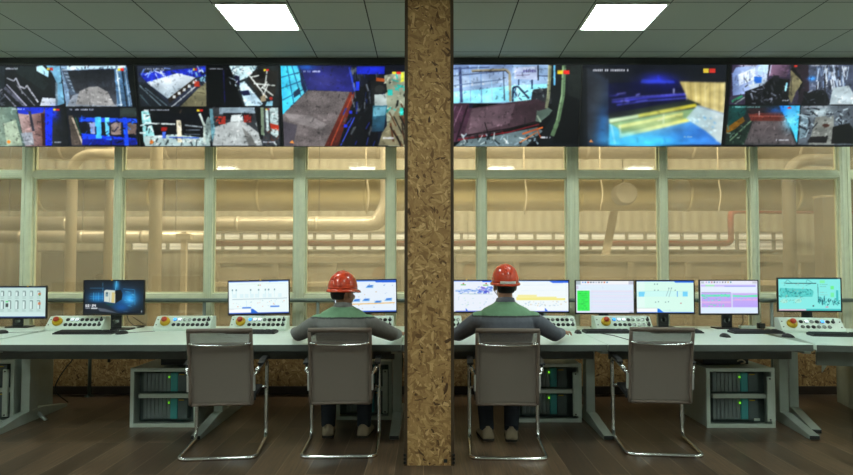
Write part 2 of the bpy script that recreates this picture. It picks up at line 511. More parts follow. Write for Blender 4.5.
# strip of daylight louvers low on the far wall
zt = at(CX, 231.5, FY1).z; zb = at(CX, 251, FY1).z
k0 = 0
for i in range(36):
    pa = at(132 + 18.3 * i, 240, FY1).x; pb = at(132 + 18.3 * (i + 1), 240, FY1).x
    wv = bpy.data.objects.new('window_%d' % (20 + i), None); COL.objects.link(wv); wv['kind'] = 'structure'
    wv.location = ((pa + pb) / 2, FY1, zb); h = (pb - pa) / 2; H = zt - zb
    f = MB()
    f.box((-h + .002, -.06, 0), (-h + .03, 0, H)); f.box((h - .03, -.06, 0), (h - .002, 0, H))
    for z in (0, H * .52, H - .03): f.box((-h + .03, -.06, z), (h - .03, 0, z + .03))
    f.build('frame', M_fpale, wv)
    MB().box((-h + .03, -.02, .03), (h - .03, -.004, H - .03)).build('pane', M_louver, wv)


def pipe(name, pts, r, m, label, cat='pipe', fillet=0.0, bands=None, group=None):
    ps = [Vector(p) for p in pts]
    base = Vector((ps[0].x, ps[0].y, 0))
    t = thing(name, label, cat, base, group=group)
    MB().tube(ps, r, n=18, fillet=fillet, fseg=7).build('pipe_run', m, t, world=True)
    if bands:
        for q in bands:
            MB().cyl(q[0], q[1], r * 1.05, n=18).build('joint_band', m, t, world=True)
    if name != 'standpipe' and name != 'fat_duct':
        for s in (.12, .5, .88):
            h = ps[0].lerp(ps[1], s); MB().cyl(h, (h.x, h.y, FZ - .002), .006, n=8).build('hanger_rod', M_mach2, t, world=True)
    return t


def hpipe(name, px0, px1, pyc, r_px, Y, m, label, cat='pipe', nb=8):
    a = at(px0, pyc, Y); b = at(px1, pyc, Y); r = r_px * Y / F; a.z = b.z = at(CX, pyc, Y).z
    bands = []
    for k in range(1, nb):
        c = a.lerp(b, k / nb); bands.append((c - Vector((.03, 0, 0)), c + Vector((.03, 0, 0))))
    return pipe(name, [a, b], r, m, label, cat, bands=bands)


hpipe('ochre_duct', -60, 900, 195, 16, 11.2, M_ochre, 'thick ochre duct running the full length of the hall behind the glass', 'duct', 9)
hpipe('upper_duct', -40, 900, 146, 13, 10.5, M_alu, 'metal clad duct seen through the small upper panes', 'duct', 9)
a = at(-40, 224, 9.9); b = at(368, 224, 9.9)
pipe('clad_pipe', [(a.x, 9.9, a.z), (b.x, 9.9, a.z), (b.x + .14, 9.9, a.z + .02), (b.x + .3, 9.9, a.z + .3), (b.x + .3, 9.9, 6.9)], 7.5 * 9.9 / F, M_alu,
     'shiny clad pipe behind the glass turning upward near the pillar', fillet=.2,
     bands=[((x, 9.9, a.z), (x + .05, 9.9, a.z)) for x in (-5.5, -4.2, -2.9, -1.7)])
hpipe('clad_pipe', -40, 205, 237, 6.5, 9.4, M_alu, 'lower shiny clad pipe behind the glass just under another', nb=4)
# red pipe with a step
zlo = at(CX, 243.5, 12.2).z; zhi = at(CX, 211, 12.2).z; xe = at(731, 240, 12.2).x
pipe('red_pipe', [(at(205, 240, 12.2).x, 12.2, zlo), (xe, 12.2, zlo), (xe, 12.2, zhi), (10.6, 12.2, zhi)], .055, M_red,
     'red pipe crossing before the louver strip and stepping upward', fillet=.12)


def vpipe(name, px, py_top, py_bot, r_px, Y, m, label, elbow_px=None, cat='pipe', floor=False):
    c = at(px, py_bot, Y); zt_ = at(CX, py_top, Y).z; zb_ = 0.0 if floor else c.z
    pts = [(c.x, Y, zb_), (c.x, Y, zt_)]
    if elbow_px is not None: pts.append((at(elbow_px, py_top, Y).x, Y, zt_))
    else: pts[1] = (c.x, Y, 6.9)
    return pipe(name, pts, r_px * Y / F, m, label, cat, fillet=.35 if elbow_px is not None else 0)


vpipe('standpipe', 70.5, 154, 255, 5.2, 8.7, M_pipe, 'buff upright pipe bending over behind the upper pane, above the grey machine', elbow_px=118, floor=True)
vpipe('standpipe', 108.5, 150, 255, 4.6, 8.9, M_pipe, 'buff straight upright pipe close beside a window post', floor=True)
vpipe('standpipe', 154.5, 150, 291, 6.2, 8.3, M_pipe, 'widest buff upright pipe, seen behind the console next to the logged-in desk clock screen', floor=True)
vpipe('fat_duct', 790, 160, 255, 6.2, 9.95, M_mach2, 'fat buff duct rising and curving over behind the panes above the turquoise screen', elbow_px=845, cat='duct', floor=True)
bpy.data.objects['standpipe.002']['label'] = 'widest buff upright pipe, standing behind the pane beside the bent one'
# slim posts and a tall cabinet
c = at(184, 260, 8.6)
t = thing('slim_post', 'slim buff post with a crosshead behind the pane', 'post', (c.x, 8.6, 0))
MB().box((-.035, -.03, 0), (.035, .03, at(CX, 232, 8.6).z)).build('shaft', M_pipe, t)
MB().box((-.1, -.04, at(CX, 240, 8.6).z), (.1, .04, at(CX, 232, 8.6).z - .02), .01).build('crosshead', M_pipe, t)
c = at(827, 240, 10.2); hz = at(CX, 198, 10.2).z
t = thing('tall_cabinet', 'tall buff cabinet standing in the hall behind the last pane', 'cabinet', (c.x, 10.2, 0))
MB().box((-.13, -.12, 0), (.13, .12, hz), .01).build('body', M_mach2, t)
MB().box((-.14, -.13, hz), (.14, .13, hz + .03), .006).build('top_cap', M_pipe, t)
# machines
a = at(30, 270, 8.9); b = at(116, 270, 8.9); hz = at(CX, 252, 9.2).z
t = thing('grey_machine', 'big grey machine casing behind the glass with pipes rising before it', 'machine', ((a.x + b.x) / 2, 9.5, 0))
w2 = (b.x - a.x) / 2 * 1.06
MB().box((-w2, -.3, 0), (w2, .5, hz), .02).build('casing', M_mach, t)
MB().box((-w2 - .03, -.33, hz), (w2 + .03, .53, hz + .025), .005).build('lid', M_mach, t)
MB().lathe([(.12, 0), (.12, .05), (.1, .09)], (.25, -.3, hz - .42), axis='y').xf(Matrix.Identity(4)).build('flange', M_alu, t)
for nm, px0, px1, pyt, Y, lb in (('conveyor_frame', 214, 396, 256, 10.6, 'brown conveyor frame seen low behind the glass before the first helmeted worker'),
                             ('conveyor_frame', 456, 862, 255, 10.7, 'long brown conveyor frame seen low behind the glass past the pillar')):
    a = at(px0, pyt, Y); b = at(px1, pyt, Y); z = a.z
    t = thing(nm, lb, 'conveyor', ((a.x + b.x) / 2, Y, 0)); h = (b.x - a.x) / 2
    MB().box((-h, 0, z - .12), (h, .9, z), .01).build('top_beam', M_mach2, t)
    MB().box((-h, .05, 0), (h, .1, z - .12)).build('skirt', M_mach2, t)
    MB().box((-h, -.05, z - .5), (h, .05, z - .42), .01).build('lower_rail', M_pipe, t)
    n = int(h * 2 / .9)
    for k in range(n + 1):
        x = -h + .05 + k * (2 * h - .1) / n
        MB().box((x - .04, -.04, 0), (x + .04, .05, z - .12)).build('upright', M_mach2, t)
a = at(205, 268, 10.0)
# hanging cables, disc, plank
for px, p0, p1, Y, lb in ((524, 176, 214, 9.6, 'thin cable hanging behind the pane right beside the pillar'), (600, 176, 211, 9.7, 'thin cable hanging before the round duct end'),
                          (718, 178, 212, 9.8, 'thin curved cable hanging above the step of the red pipe'), (366, 176, 214, 9.2, 'thin cable hanging behind the pane above the first helmeted worker')):
    a = at(px, p0, Y); b = at(px - 1, p1, Y)
    pts = [(a.x, Y, 6.95), (a.x, Y, a.z), (a.x + .05, Y, (a.z + b.z) / 2), (b.x + .02, Y, b.z)]
    tag(MB().tube(pts, .012, n=8, fillet=.2).build('hanging_cable', M_pipe), lb, 'cable')
c = at(627, 193, 10.6); r = 11 * 10.6 / F
t = thing('duct_end', 'round end cap of a duct pointing at the window', 'duct', (c.x, 10.6, c.z))
MB().lathe([(r * .92, 0), (r, .02), (r, .3)], (0, 0, 0), axis='y', n=28, smooth=False).build('cap', M_mach2, t)
MB().cyl((0, .22, r), (0, .22, FZ - c.z - .002), .012, n=8).build('hanger_rod', M_mach2, t)
MB().lathe([(r * 1.06, .08), (r * 1.06, .12)], (0, 0, 0), axis='y', n=28).build('rim', M_mach2, t)
a = at(613, 211, 11.6); b = at(601, 248, 11.6)
t = thing('leaning_plank', 'buff plank leaning across the louver strip', 'plank', (b.x, 11.6, 0))
MB().prism([(b.x - .3, 0), (b.x - .16, 0), (a.x + .1, a.z), (a.x - .04, a.z)], 'y', 11.6, 11.66).build('board', M_pipe, t, world=True)
MB().box((b.x + .02, 11.66, 0), (b.x + .09, 11.72, .9)).build('prop', M_mach2, t, world=True)


def area(name, loc, rot, size, energy, col):
    d = bpy.data.lights.new(name, 'AREA'); d.shape = 'RECTANGLE'; d.size, d.size_y = size; d.energy = energy; d.color = col
    o = bpy.data.objects.new(name, d); COL.objects.link(o); o.location = loc; o.rotation_euler = rot; return o


# warm unseen area lights added to light the hall pipes from the window side
for x, e in ((-6.2, 110), (-3.4, 200), (-.6, 350), (1.6, 250), (4.2, 140), (7.0, 90)):
    area('hall_fill', (x, 7.7, 5.9), (math.radians(48), 0, 0), (1.4, .6), e, (.97, .97, .79))
for x, e in ((-5.5, 130), (0, 240), (5.5, 140)):  # higher unseen row added for light from above
    area('hall_fill', (x, 8.6, 6.7), (math.radians(30), 0, 0), (2.4, .8), e, (.97, .97, .79))

# ================================================================== displays: the picture shown on each is painted point by point on its glass
FONT = {'0': '757', }
GLY = {
 '0': ['111', '101', '101', '101', '111'], '1': ['010', '110', '010', '010', '111'], '2': ['111', '001', '111', '100', '111'], '3': ['111', '001', '111', '001', '111'],
 '4': ['101', '101', '111', '001', '001'], '5': ['111', '100', '111', '001', '111'], '6': ['111', '100', '111', '101', '111'], '7': ['111', '001', '010', '010', '010'],
 '8': ['111', '101', '111', '101', '111'], '9': ['111', '101', '111', '001', '111'], ':': ['000', '010', '000', '010', '000'], '-': ['000', '000', '111', '000', '000'],
 'A': ['010', '101', '111', '101', '101'], 'B': ['110', '101', '110', '101', '110'], 'C': ['111', '100', '100', '100', '111'], 'H': ['101', '101', '111', '101', '101'],
 'E': ['111', '100', '111', '100', '111'], 'R': ['110', '101', '110', '101', '101'], 'D': ['110', '101', '101', '101', '110'], 'I': ['111', '010', '010', '010', '111'],
 'F': ['111', '100', '111', '100', '100'], 'N': ['101', '111', '111', '111', '101'], ' ': ['000'] * 5}


class Canvas:
    """Small painter: colours 0-255 sRGB; coordinates go through self.map to (u, v), v down."""

    def __init__(s, W, H, bg=(10, 12, 16)):
        s.W, s.H = W * 2, H * 2
        s.a = np.zeros((s.H, s.W, 3), float); s.a[:] = bg
        yy, xx = np.mgrid[0:s.H, 0:s.W]; s.u = (xx + .5) / s.W; s.v = (yy + .5) / s.H
        s.map = lambda p: p
        s.rng = np.random.default_rng(3)

    def P(s, pts):
        return [s.map(p) for p in pts]

    def mask(s, pts):
        q = s.P(pts); ins = np.zeros((s.H, s.W), bool); n = len(q); j = n - 1
        for i in range(n):
            xi, yi = q[i]; xj, yj = q[j]
            if yi != yj:
                ins ^= ((yi > s.v) != (yj > s.v)) & (s.u < (xj - xi) * (s.v - yi) / (yj - yi) + xi)
            j = i
        return ins

    def poly(s, pts, c, al=1.0, noise=0.0, grad=None):
        m = s.mask(pts); n = int(m.sum())
        if n == 0: return s
        col = np.tile(np.array(c, float), (n, 1))
        if grad is not None:   # (other colour, 'x'|'y')
            t = (s.u if grad[1] == 'x' else s.v)[m]; t = (t - t.min()) / max(1e-6, t.max() - t.min())
            col = col * (1 - t[:, None]) + np.array(grad[0], float) * t[:, None]
        if noise: col = col + s.rng.normal(0, noise, (n, 1))
        s.a[m] = s.a[m] * (1 - al) + col * al
        return s

    def rect(s, x0, y0, x1, y1, c, **k):
        return s.poly([(x0, y0), (x1, y0), (x1, y1), (x0, y1)], c, **k)

    def line(s, pts, w, c, al=1.0):
        for p, q in zip(pts[:-1], pts[1:]):
            dx, dy = q[0] - p[0], q[1] - p[1]; l = math.hypot(dx, dy) or 1; nx, ny = -dy / l * w / 2, dx / l * w / 2
            s.poly([(p[0] + nx, p[1] + ny), (q[0] + nx, q[1] + ny), (q[0] - nx, q[1] - ny), (p[0] - nx, p[1] - ny)], c, al)
        return s

    def oval(s, cx, cy, rx, ry, c, al=1.0, n=20, noise=0.0):
        return s.poly([(cx + rx * math.cos(2 * PI * k / n), cy + ry * math.sin(2 * PI * k / n)) for k in range(n)], c, al, noise)

    def glow(s, cx, cy, rx, ry, c, al=1.0):
        q = s.map((cx, cy)); qx = s.map((cx + rx, cy)); qy = s.map((cx, cy + ry))
        ru = abs(qx[0] - q[0]); rv = abs(qy[1] - q[1])
        g = np.exp(-(((s.u - q[0]) / ru) ** 2 + ((s.v - q[1]) / rv) ** 2) * 1.5)[..., None] * al
        if getattr(s, 'clip', None) is not None: g = g * s.clip[..., None]
        s.a = s.a * (1 - g) + np.array(c, float) * g
        return s

    def text(s, x, y, h, t, c, al=1.0, bold=1.0):
        d = h / 5
        for ch in t:
            for r, row in enumerate(GLY[ch]):
                for k, b in enumerate(row):
                    if b == '1': s.rect(x + k * d, y + r * d, x + (k + bold) * d, y + (r + bold) * d, c, al=al)
            x += 4 * d
        return s

    def stamp(s, x, y, w, h, c=(210, 215, 225), seed=1):
        """a line of tiny overlay characters"""
        r = random.Random(seed); e = x + w
        while x < e:
            k = h * r.uniform(.3, .7)
            if r.random() > .12: s.rect(x, y + (h * .2 if r.random() < .3 else 0), min(e, x + k), y + h, c, al=.9)
            x += k + h * .22
        return s

    def clutter(s, x0, y0, x1, y1, n, cols, wl=(4, 20), ww=(2, 6), seed=0, al=.9, ang=None):
        r = random.Random(seed)
        for _ in range(n):
            x = r.uniform(x0, x1); y = r.uniform(y0, y1); l = r.uniform(*wl); t = r.uniform(0, PI) if ang is None else ang + r.uniform(-.25, .25)
            s.line([(x - l / 2 * math.cos(t), y - l / 2 * math.sin(t)), (x + l / 2 * math.cos(t), y + l / 2 * math.sin(t))], r.uniform(*ww), r.choice(cols), al)
        return s

    def photo(s, n=500, seed=0, size=(.01, .06), gain=1.12, soft=4):
        """busy camera texture: short strokes in the tones already there, then noise and blur"""
        r = random.Random(seed); mp = s.map; s.map = lambda p: p
        asp = s.W / s.H
        for _ in range(n):
            u = r.random(); v = r.random(); px = s.a[min(s.H - 1, int(v * s.H)), min(s.W - 1, int(u * s.W))].copy()
            f = r.choice((.45, .6, .75, .85, 1.15, 1.25, 1.4)); c = np.clip(px * f + r.uniform(-5, 5), 0, 235)
            l = r.uniform(*size); t = r.choice((0, .4, 1.2, 1.57, 1.9, 2.7)) + r.uniform(-.2, .2); wd = r.uniform(.003, .012)
            dx, dy = l * math.cos(t) / 2, l * asp * math.sin(t) / 2; nx, ny = -math.sin(t) * wd / 2, math.cos(t) * wd * asp / 2
            s.poly([(u - dx + nx, v - dy + ny), (u + dx + nx, v + dy + ny), (u + dx - nx, v + dy - ny), (u - dx - nx, v - dy - ny)], c, .5)
        s.map = mp
        g = np.fft.fft2(s.rng.normal(0, 1, (s.H, s.W))); fy = np.fft.fftfreq(s.H)[:, None] * s.H; fx = np.fft.fftfreq(s.W)[None] * s.W
        g = np.real(np.fft.ifft2(g / (1 + (np.hypot(fx, fy) / 5) ** 2.4)))[..., None]
        s.a = s.a * (1 + .06 * g / max(1e-6, g.std())) + s.rng.normal(0, 3, s.a.shape[:2] + (1,))
        for _ in range(soft):
            p = np.pad(s.a, ((1, 1), (1, 1), (0, 0)), 'edge'); s.a = s.a * .4 + .15 * (p[2:, 1:-1] + p[:-2, 1:-1] + p[1:-1, 2:] + p[1:-1, :-2])
        a = np.clip(s.a, 0, 255) / 255; m = a.mean(2, keepdims=True)
        a = m + (a - m) * .98
        a = np.clip(a, 0, 1) ** gain; a = a + .9 * a * (1 - a) * (a - .42)
        s.a = 255 * np.clip(a * 1.08, 0, 1)
        return s

    def done(s):
        a = s.a.reshape(s.H // 2, 2, s.W // 2, 2, 3).mean((1, 3)); p = np.pad(a, ((1, 1), (1, 1), (0, 0)), 'edge')
        a = a * .5 + .125 * (p[:-2, 1:-1] + p[2:, 1:-1] + p[1:-1, :-2] + p[1:-1, 2:])
        a = np.clip(a, 0, 255) / 255.0
        return np.where(a <= .04045, a / 12.92, ((a + .055) / 1.055) ** 2.4)


M_pic = picture_mat()


def picture(name, cv, x0, x1, z0, z1, y, parent, sub=None):
    """Display surface facing -Y, local rectangle; its colours are the canvas. sub=(u0,u1,v0,v1) takes a piece."""
    img = cv.done() if isinstance(cv, Canvas) else cv
    u0, u1, v0, v1 = sub or (0, 1, 0, 1)
    H, W, _ = img.shape
    nx = max(8, int(round(W * (u1 - u0)))); nz = max(8, int(round(H * (v1 - v0))))
    U, V = np.meshgrid(np.linspace(u0, u1, nx), np.linspace(v0, v1, nz))
    vs = np.stack([x0 + (x1 - x0) * U, np.full_like(U, y), z1 - (z1 - z0) * V], -1).reshape(-1, 3)
    ix = np.clip((U * W - .5).round().astype(int), 0, W - 1); iy = np.clip((V * H - .5).round().astype(int), 0, H - 1)
    col = img[iy, ix].reshape(-1, 3)
    idx = np.arange(nx * nz).reshape(nz, nx)
    fs = np.stack([idx[1:, :-1], idx[1:, 1:], idx[:-1, 1:], idx[:-1, :-1]], -1).reshape(-1, 4)
    me = bpy.data.meshes.new(name); me.from_pydata(vs.tolist(), [], fs.tolist())
    at_ = me.attributes.new('picture', 'FLOAT_COLOR', 'POINT')
    buf = np.ones((len(vs), 4), np.float32); buf[:, :3] = col
    at_.data.foreach_set('color', buf.ravel())
    me.materials.append(M_pic); me.update()
    o = bpy.data.objects.new(name, me); COL.objects.link(o); o.parent = parent
    return o


# ---- video wall: 65-inch panels, tilted downward
TOPY, TILT = 6.36, math.radians(12.8)
SH = .81
BOT = Vector((0, TOPY + SH * math.sin(TILT), 0)); BOT.z = at(CX, 146.8, BOT.y).z
SEAM = {1: (-4.347, -2.899), 2: (-2.899, -1.451), 3: (-1.451, -.003), 4: (.092, 1.540), 5: (1.540, 2.988), 6: (2.988, 4.436)}


def vmap(k, ox, oy, s):
    """crop pixel (at ox, oy with scale s) -> u, v on panel k"""
    xa, xb = SEAM[k]

    def f(p):
        px = ox + p[0] / s; py = oy + p[1] / s
        v = (py - 64.3) / 82.5
        Y = TOPY + v * SH * math.sin(TILT)
        x = (px - CX) * Y / F * 1.0005
        return ((x - xa) / (xb - xa), v)
    return f


def logo(c, x, y, w, h):
    c.rect(x, y, x + w * .45, y + h, (225, 200, 60)); c.rect(x + w * .5, y, x + w, y + h, (205, 50, 40)); return c


# --- panel 1: four feeds (left pair partly out of frame)
c1 = Canvas(250, 140); c1.map = vmap(1, 0, 50, 4.745)
c1.poly([(-80, 68), (252, 72), (292, 268), (-80, 268)], (28, 31, 38), noise=3)
c1.poly([(195, 72), (266, 74), (292, 250), (255, 262), (250, 150), (215, 90)], (128, 178, 208)).poly([(225, 100), (250, 150), (254, 230), (230, 200)], (32, 40, 52))
c1.poly([(152, 76), (180, 72), (213, 100), (211, 128), (154, 98)], (176, 220, 244))
c1.poly([(40, 75), (150, 78), (150, 100), (215, 160), (190, 190), (60, 110)], (40, 52, 56))
c1.line([(0, 175), (110, 268)], 16, (96, 98, 112)).line([(10, 160), (110, 262)], 6, (170, 170, 185)).line([(0, 205), (60, 268)], 6, (150, 150, 165))
c1.line([(10, 130), (45, 145), (55, 130), (90, 205)], 7, (165, 168, 178)).line([(75, 170), (100, 180), (108, 165), (165, 245)], 8, (188, 190, 200)).line([(60, 165), (150, 262)], 5, (140, 140, 150))
c1.poly([(185, 222), (250, 226), (252, 264), (172, 264)], (196, 206, 218)).line([(250, 150), (254, 262)], 10, (120, 138, 150))
c1.poly([(-80, 75), (0, 75), (0, 170), (-80, 230)], (48, 58, 66)).clutter(-80, 150, 0, 262, 14, [(150, 150, 160), (90, 95, 105)], (20, 50), (4, 8), 2)
logo(c1, 203, 83, 28, 12).stamp(0, 82, 62, 9, seed=4)
c1.poly([(268, 74), (585, 72), (620, 268), (300, 268)], (128, 152, 178))
c1.poly([(300, 96), (530, 88), (546, 266), (318, 250)], (34, 38, 46), grad=((92, 96, 104), 'y'))
c1.poly([(300, 268), (330, 212), (380, 196), (480, 206), (548, 268)], (140, 148, 158), noise=4)
c1.poly([(345, 255), (362, 192), (410, 172), (452, 170), (500, 195), (535, 262)], (150, 150, 150), noise=9)
c1.poly([(272, 85), (300, 92), (345, 205), (320, 212)], (86, 100, 116))
for k in range(7): c1.line([(276 + 9 * k, 92 + 16 * k), (300 + 6 * k, 92 + 17 * k)], 4, (175, 190, 205))
c1.poly([(300, 74), (580, 72), (580, 84), (300, 92)], (190, 220, 238)).clutter(330, 76, 570, 90, 14, [(40, 50, 70), (90, 110, 140)], (8, 18), (3, 5), 3)
c1.poly([(528, 90), (590, 82), (612, 268), (550, 268)], (86, 118, 146)).line([(540, 90), (566, 265)], 7, (190, 210, 225)).line([(566, 90), (594, 265)], 7, (36, 48, 60)).line([(580, 95), (606, 262)], 4, (170, 190, 210))
logo(c1, 545, 86, 30, 11).stamp(540, 252, 40, 7, seed=8)
c1.rect(-80, 268, 640, 272, (14, 16, 20))
c1.poly([(-80, 272), (60, 270), (108, 460), (-80, 460)], (140, 156, 142), grad=((96, 118, 112), 'x')).poly([(0, 350), (60, 330), (95, 455), (20, 455)], (168, 184, 164))
c1.poly([(62, 270), (196, 270), (216, 460), (108, 460)], (186, 166, 164), grad=((112, 86, 84), 'x')).poly([(85, 395), (140, 390), (150, 452), (108, 455)], (160, 166, 176))
c1.poly([(62, 270), (196, 270), (190, 296), (120, 306), (70, 300)], (34, 62, 190)).line([(124, 290), (146, 385)], 12, (60, 62, 76)).poly([(180, 300), (202, 300), (206, 455), (192, 455)], (70, 30, 26))
c1.poly([(198, 272), (236, 272), (236, 455), (204, 455)], (18, 62, 226)).poly([(236, 272), (292, 274), (316, 458), (236, 458)], (52, 58, 68), grad=((28, 30, 36), 'x')).glow(240, 300, 30, 40, (30, 70, 230), .8)
logo(c1, 238, 278, 30, 10).stamp(235, 434, 46, 8, seed=9).stamp(40, 276, 60, 7, seed=10).oval(28, 437, 9, 8, (225, 140, 60))
c1.poly([(300, 274), (640, 274), (650, 460), (318, 460)], (20, 26, 44))
c1.poly([(312, 310), (332, 310), (392, 455), (330, 455)], (92, 84, 78)).line([(330, 320), (385, 452)], 8, (186, 176, 160)).line([(345, 320), (372, 400)], 5, (60, 120, 90))
c1.poly([(360, 318), (640, 325), (646, 345), (365, 340)], (34, 92, 232)).poly([(375, 395), (640, 420), (646, 450), (380, 425)], (26, 80, 236)).rect(380, 425, 640, 452, (14, 40, 150))
c1.poly([(412, 345), (455, 340), (462, 400), (420, 398)], (150, 160, 200)).poly([(440, 318), (470, 316), (476, 420), (448, 420)], (90, 190, 255)).poly([(488, 320), (510, 320), (512, 408), (494, 408)], (120, 210, 250))
c1.poly([(516, 345), (566, 340), (570, 402), (520, 404)], (150, 136, 132)).poly([(572, 320), (592, 320), (606, 455), (584, 455)], (30, 90, 240)).poly([(595, 345), (640, 350), (640, 402), (600, 400)], (120, 106, 100))
c1.clutter(370, 320, 640, 450, 30, [(10, 20, 60), (60, 140, 255), (8, 10, 24)], (14, 40), (3, 7), 12, .8).stamp(315, 278, 120, 8, seed=11).rect(560, 274, 640, 318, (62, 72, 70))

# --- panel 2: four feeds
c2 = Canvas(250, 140); c2.map = vmap(2, 110, 50, 4.745)
c2.poly([(110, 74), (445, 70), (448, 268), (130, 268)], (58, 66, 84))
c2.poly([(120, 110), (380, 84), (440, 74), (440, 120), (390, 130), (310, 108), (160, 150)], (44, 62, 176)).clutter(130, 84, 430, 125, 26, [(130, 160, 230), (30, 40, 90), (190, 200, 240)], (12, 34), (4, 8), 5, .8)
c2.poly([(158, 150), (305, 108), (395, 128), (262, 228)], (196, 206, 214), grad=((160, 176, 186), 'y')).poly([(262, 228), (395, 128), (396, 150), (268, 252)], (62, 52, 44))
for k in range(5): c2.rect(285 + 24 * k, 212 - 17 * k, 299 + 24 * k, 226 - 17 * k, (206, 214, 216))
c2.line([(280, 268), (400, 165)], 6, (186, 192, 196)).line([(310, 268), (405, 185)], 5, (40, 44, 50))
c2.poly([(118, 150), (158, 150), (262, 250), (270, 268), (130, 268)], (44, 52, 60)).line([(125, 165), (230, 262)], 6, (124, 140, 148)).line([(150, 175), (260, 262)], 5, (112, 128, 138)).line([(125, 205), (180, 266)], 4, (100, 120, 126))
c2.poly([(320, 268), (405, 180), (445, 150), (448, 268)], (122, 120, 98)).rect(388, 145, 412, 172, (176, 70, 50)).clutter(395, 80, 446, 160, 14, [(140, 190, 210), (20, 26, 36), (200, 210, 220)], (10, 26), (4, 8), 6)
c2.stamp(150, 84, 96, 8, seed=12); logo(c2, 380, 84, 20, 12)
c2.poly([(450, 72), (660, 72), (660, 268), (470, 268)], (7, 8, 14))
c2.poly([(135, 278), (455, 278), (480, 460), (155, 460)], (18, 22, 28))
c2.poly([(135, 290), (170, 282), (210, 440), (150, 440)], (150, 206, 208)).clutter(140, 285, 200, 440, 18, [(30, 44, 50), (220, 240, 240)], (14, 40), (4, 9), 7).poly([(150, 410), (300, 400), (460, 420), (470, 458), (155, 458)], (170, 190, 190)).clutter(160, 415, 460, 450, 16, [(60, 70, 74), (220, 230, 226)], (16, 40), (4, 8), 8)
c2.line([(190, 348), (300, 352)], 8, (196, 206, 206)).line([(345, 356), (430, 366)], 8, (150, 160, 166)).poly([(205, 300), (440, 300), (436, 345), (210, 340)], (12, 14, 30)).rect(232, 365, 262, 385, (150, 40, 34)).rect(238, 388, 256, 420, (80, 110, 200))
c2.poly([(303, 332), (327, 332), (334, 440), (312, 440)], (218, 212, 186)).line([(350, 380), (420, 380)], 5, (120, 130, 140)).line([(345, 400), (420, 402)], 6, (90, 100, 110)).line([(270, 415), (415, 418)], 5, (56, 92, 190))
c2.line([(415, 300), (440, 360), (440, 440)], 12, (184, 198, 190)).line([(320, 300), (330, 280)], 8, (90, 80, 70)).oval(458, 385, 16, 70, (160, 180, 176), .8)
logo(c2, 402, 280, 30, 11).oval(188, 438, 9, 9, (220, 130, 50)).stamp(150, 281, 120, 7, seed=13)
c2.map = vmap(2, 200, 55, 5.0)
c2.poly([(20, 52), (136, 52), (206, 255), (34, 255)], (8, 9, 14)).line([(108, 75), (118, 250)], 5, (38, 36, 110))
c2.poly([(136, 52), (388, 52), (392, 258), (212, 258)], (46, 54, 56)).poly([(136, 52), (280, 52), (262, 80), (230, 110), (180, 130)], (190, 220, 226)).clutter(145, 55, 275, 100, 16, [(90, 110, 120), (240, 250, 250)], (14, 30), (3, 6), 9)
c2.poly([(185, 138), (215, 128), (310, 240), (290, 256), (222, 256)], (188, 216, 232)).poly([(165, 100), (190, 100), (192, 150), (175, 140)], (30, 30, 70)).poly([(190, 178), (236, 172), (246, 196), (210, 200)], (30, 38, 74))
c2.poly([(262, 80), (300, 66), (386, 80), (372, 200), (300, 220), (232, 120)], (52, 50, 46)).poly([(275, 70), (305, 70), (318, 110), (285, 118)], (24, 22, 20))
for a, b in (((236, 96), (330, 210)), ((300, 165), (330, 130)), ((262, 140), (372, 150)), ((250, 108), (290, 100)), ((336, 140), (300, 225)), ((308, 160), (362, 200)), ((330, 70), (318, 160))): c2.line([a, b], 7, (196, 204, 200))
c2.poly([(295, 205), (320, 195), (326, 226), (300, 232)], (160, 150, 128)).oval(350, 214, 9, 9, (196, 70, 60)).poly([(330, 230), (360, 225), (358, 256), (320, 256)], (150, 200, 220))
c2.clutter(140, 60, 210, 150, 12, [(40, 60, 90), (210, 230, 240)], (10, 24), (3, 6), 10); logo(c2, 312, 68, 26, 9).stamp(36, 64, 94, 6, seed=14)
c2.poly([(34, 262), (390, 258), (398, 458), (56, 458)], (70, 74, 78))
c2.poly([(90, 262), (300, 262), (300, 290), (90, 296)], (140, 156, 166)).rect(110, 290, 240, 320, (34, 36, 42)).poly([(150, 300), (206, 296), (212, 330), (146, 336)], (196, 206, 206))
c2.poly([(58, 455), (70, 360), (150, 332), (215, 332), (290, 390), (310, 455)], (166, 172, 172), noise=5).poly([(205, 360), (250, 400), (280, 455), (240, 455)], (120, 122, 120))
c2.rect(86, 306, 122, 345, (160, 62, 48)).rect(214, 298, 252, 336, (150, 56, 46)).clutter(70, 300, 130, 350, 10, [(30, 30, 34), (190, 80, 60)], (8, 20), (3, 6), 11).clutter(200, 290, 280, 350, 12, [(30, 30, 34), (170, 180, 180)], (10, 24), (3, 6), 12)
c2.poly([(268, 262), (300, 262), (312, 420), (296, 420), (280, 340)], (24, 28, 26)).line([(306, 262), (310, 400)], 16, (126, 142, 124)).poly([(322, 268), (386, 262), (390, 420), (330, 380)], (180, 200, 200)).line([(340, 270), (348, 400)], 6, (40, 46, 48)).poly([(345, 340), (390, 352), (392, 380), (350, 366)], (176, 70, 44)).clutter(325, 370, 392, 450, 16, [(30, 34, 36), (190, 200, 200), (90, 60, 50)], (10, 26), (3, 7), 13)
c2.poly([(36, 270), (56, 268), (70, 380), (56, 440)], (110, 150, 160)); logo(c2, 322, 268, 20, 7).stamp(305, 432, 70, 8, seed=15)
c2.rect(20, 254, 400, 260, (12, 14, 18))

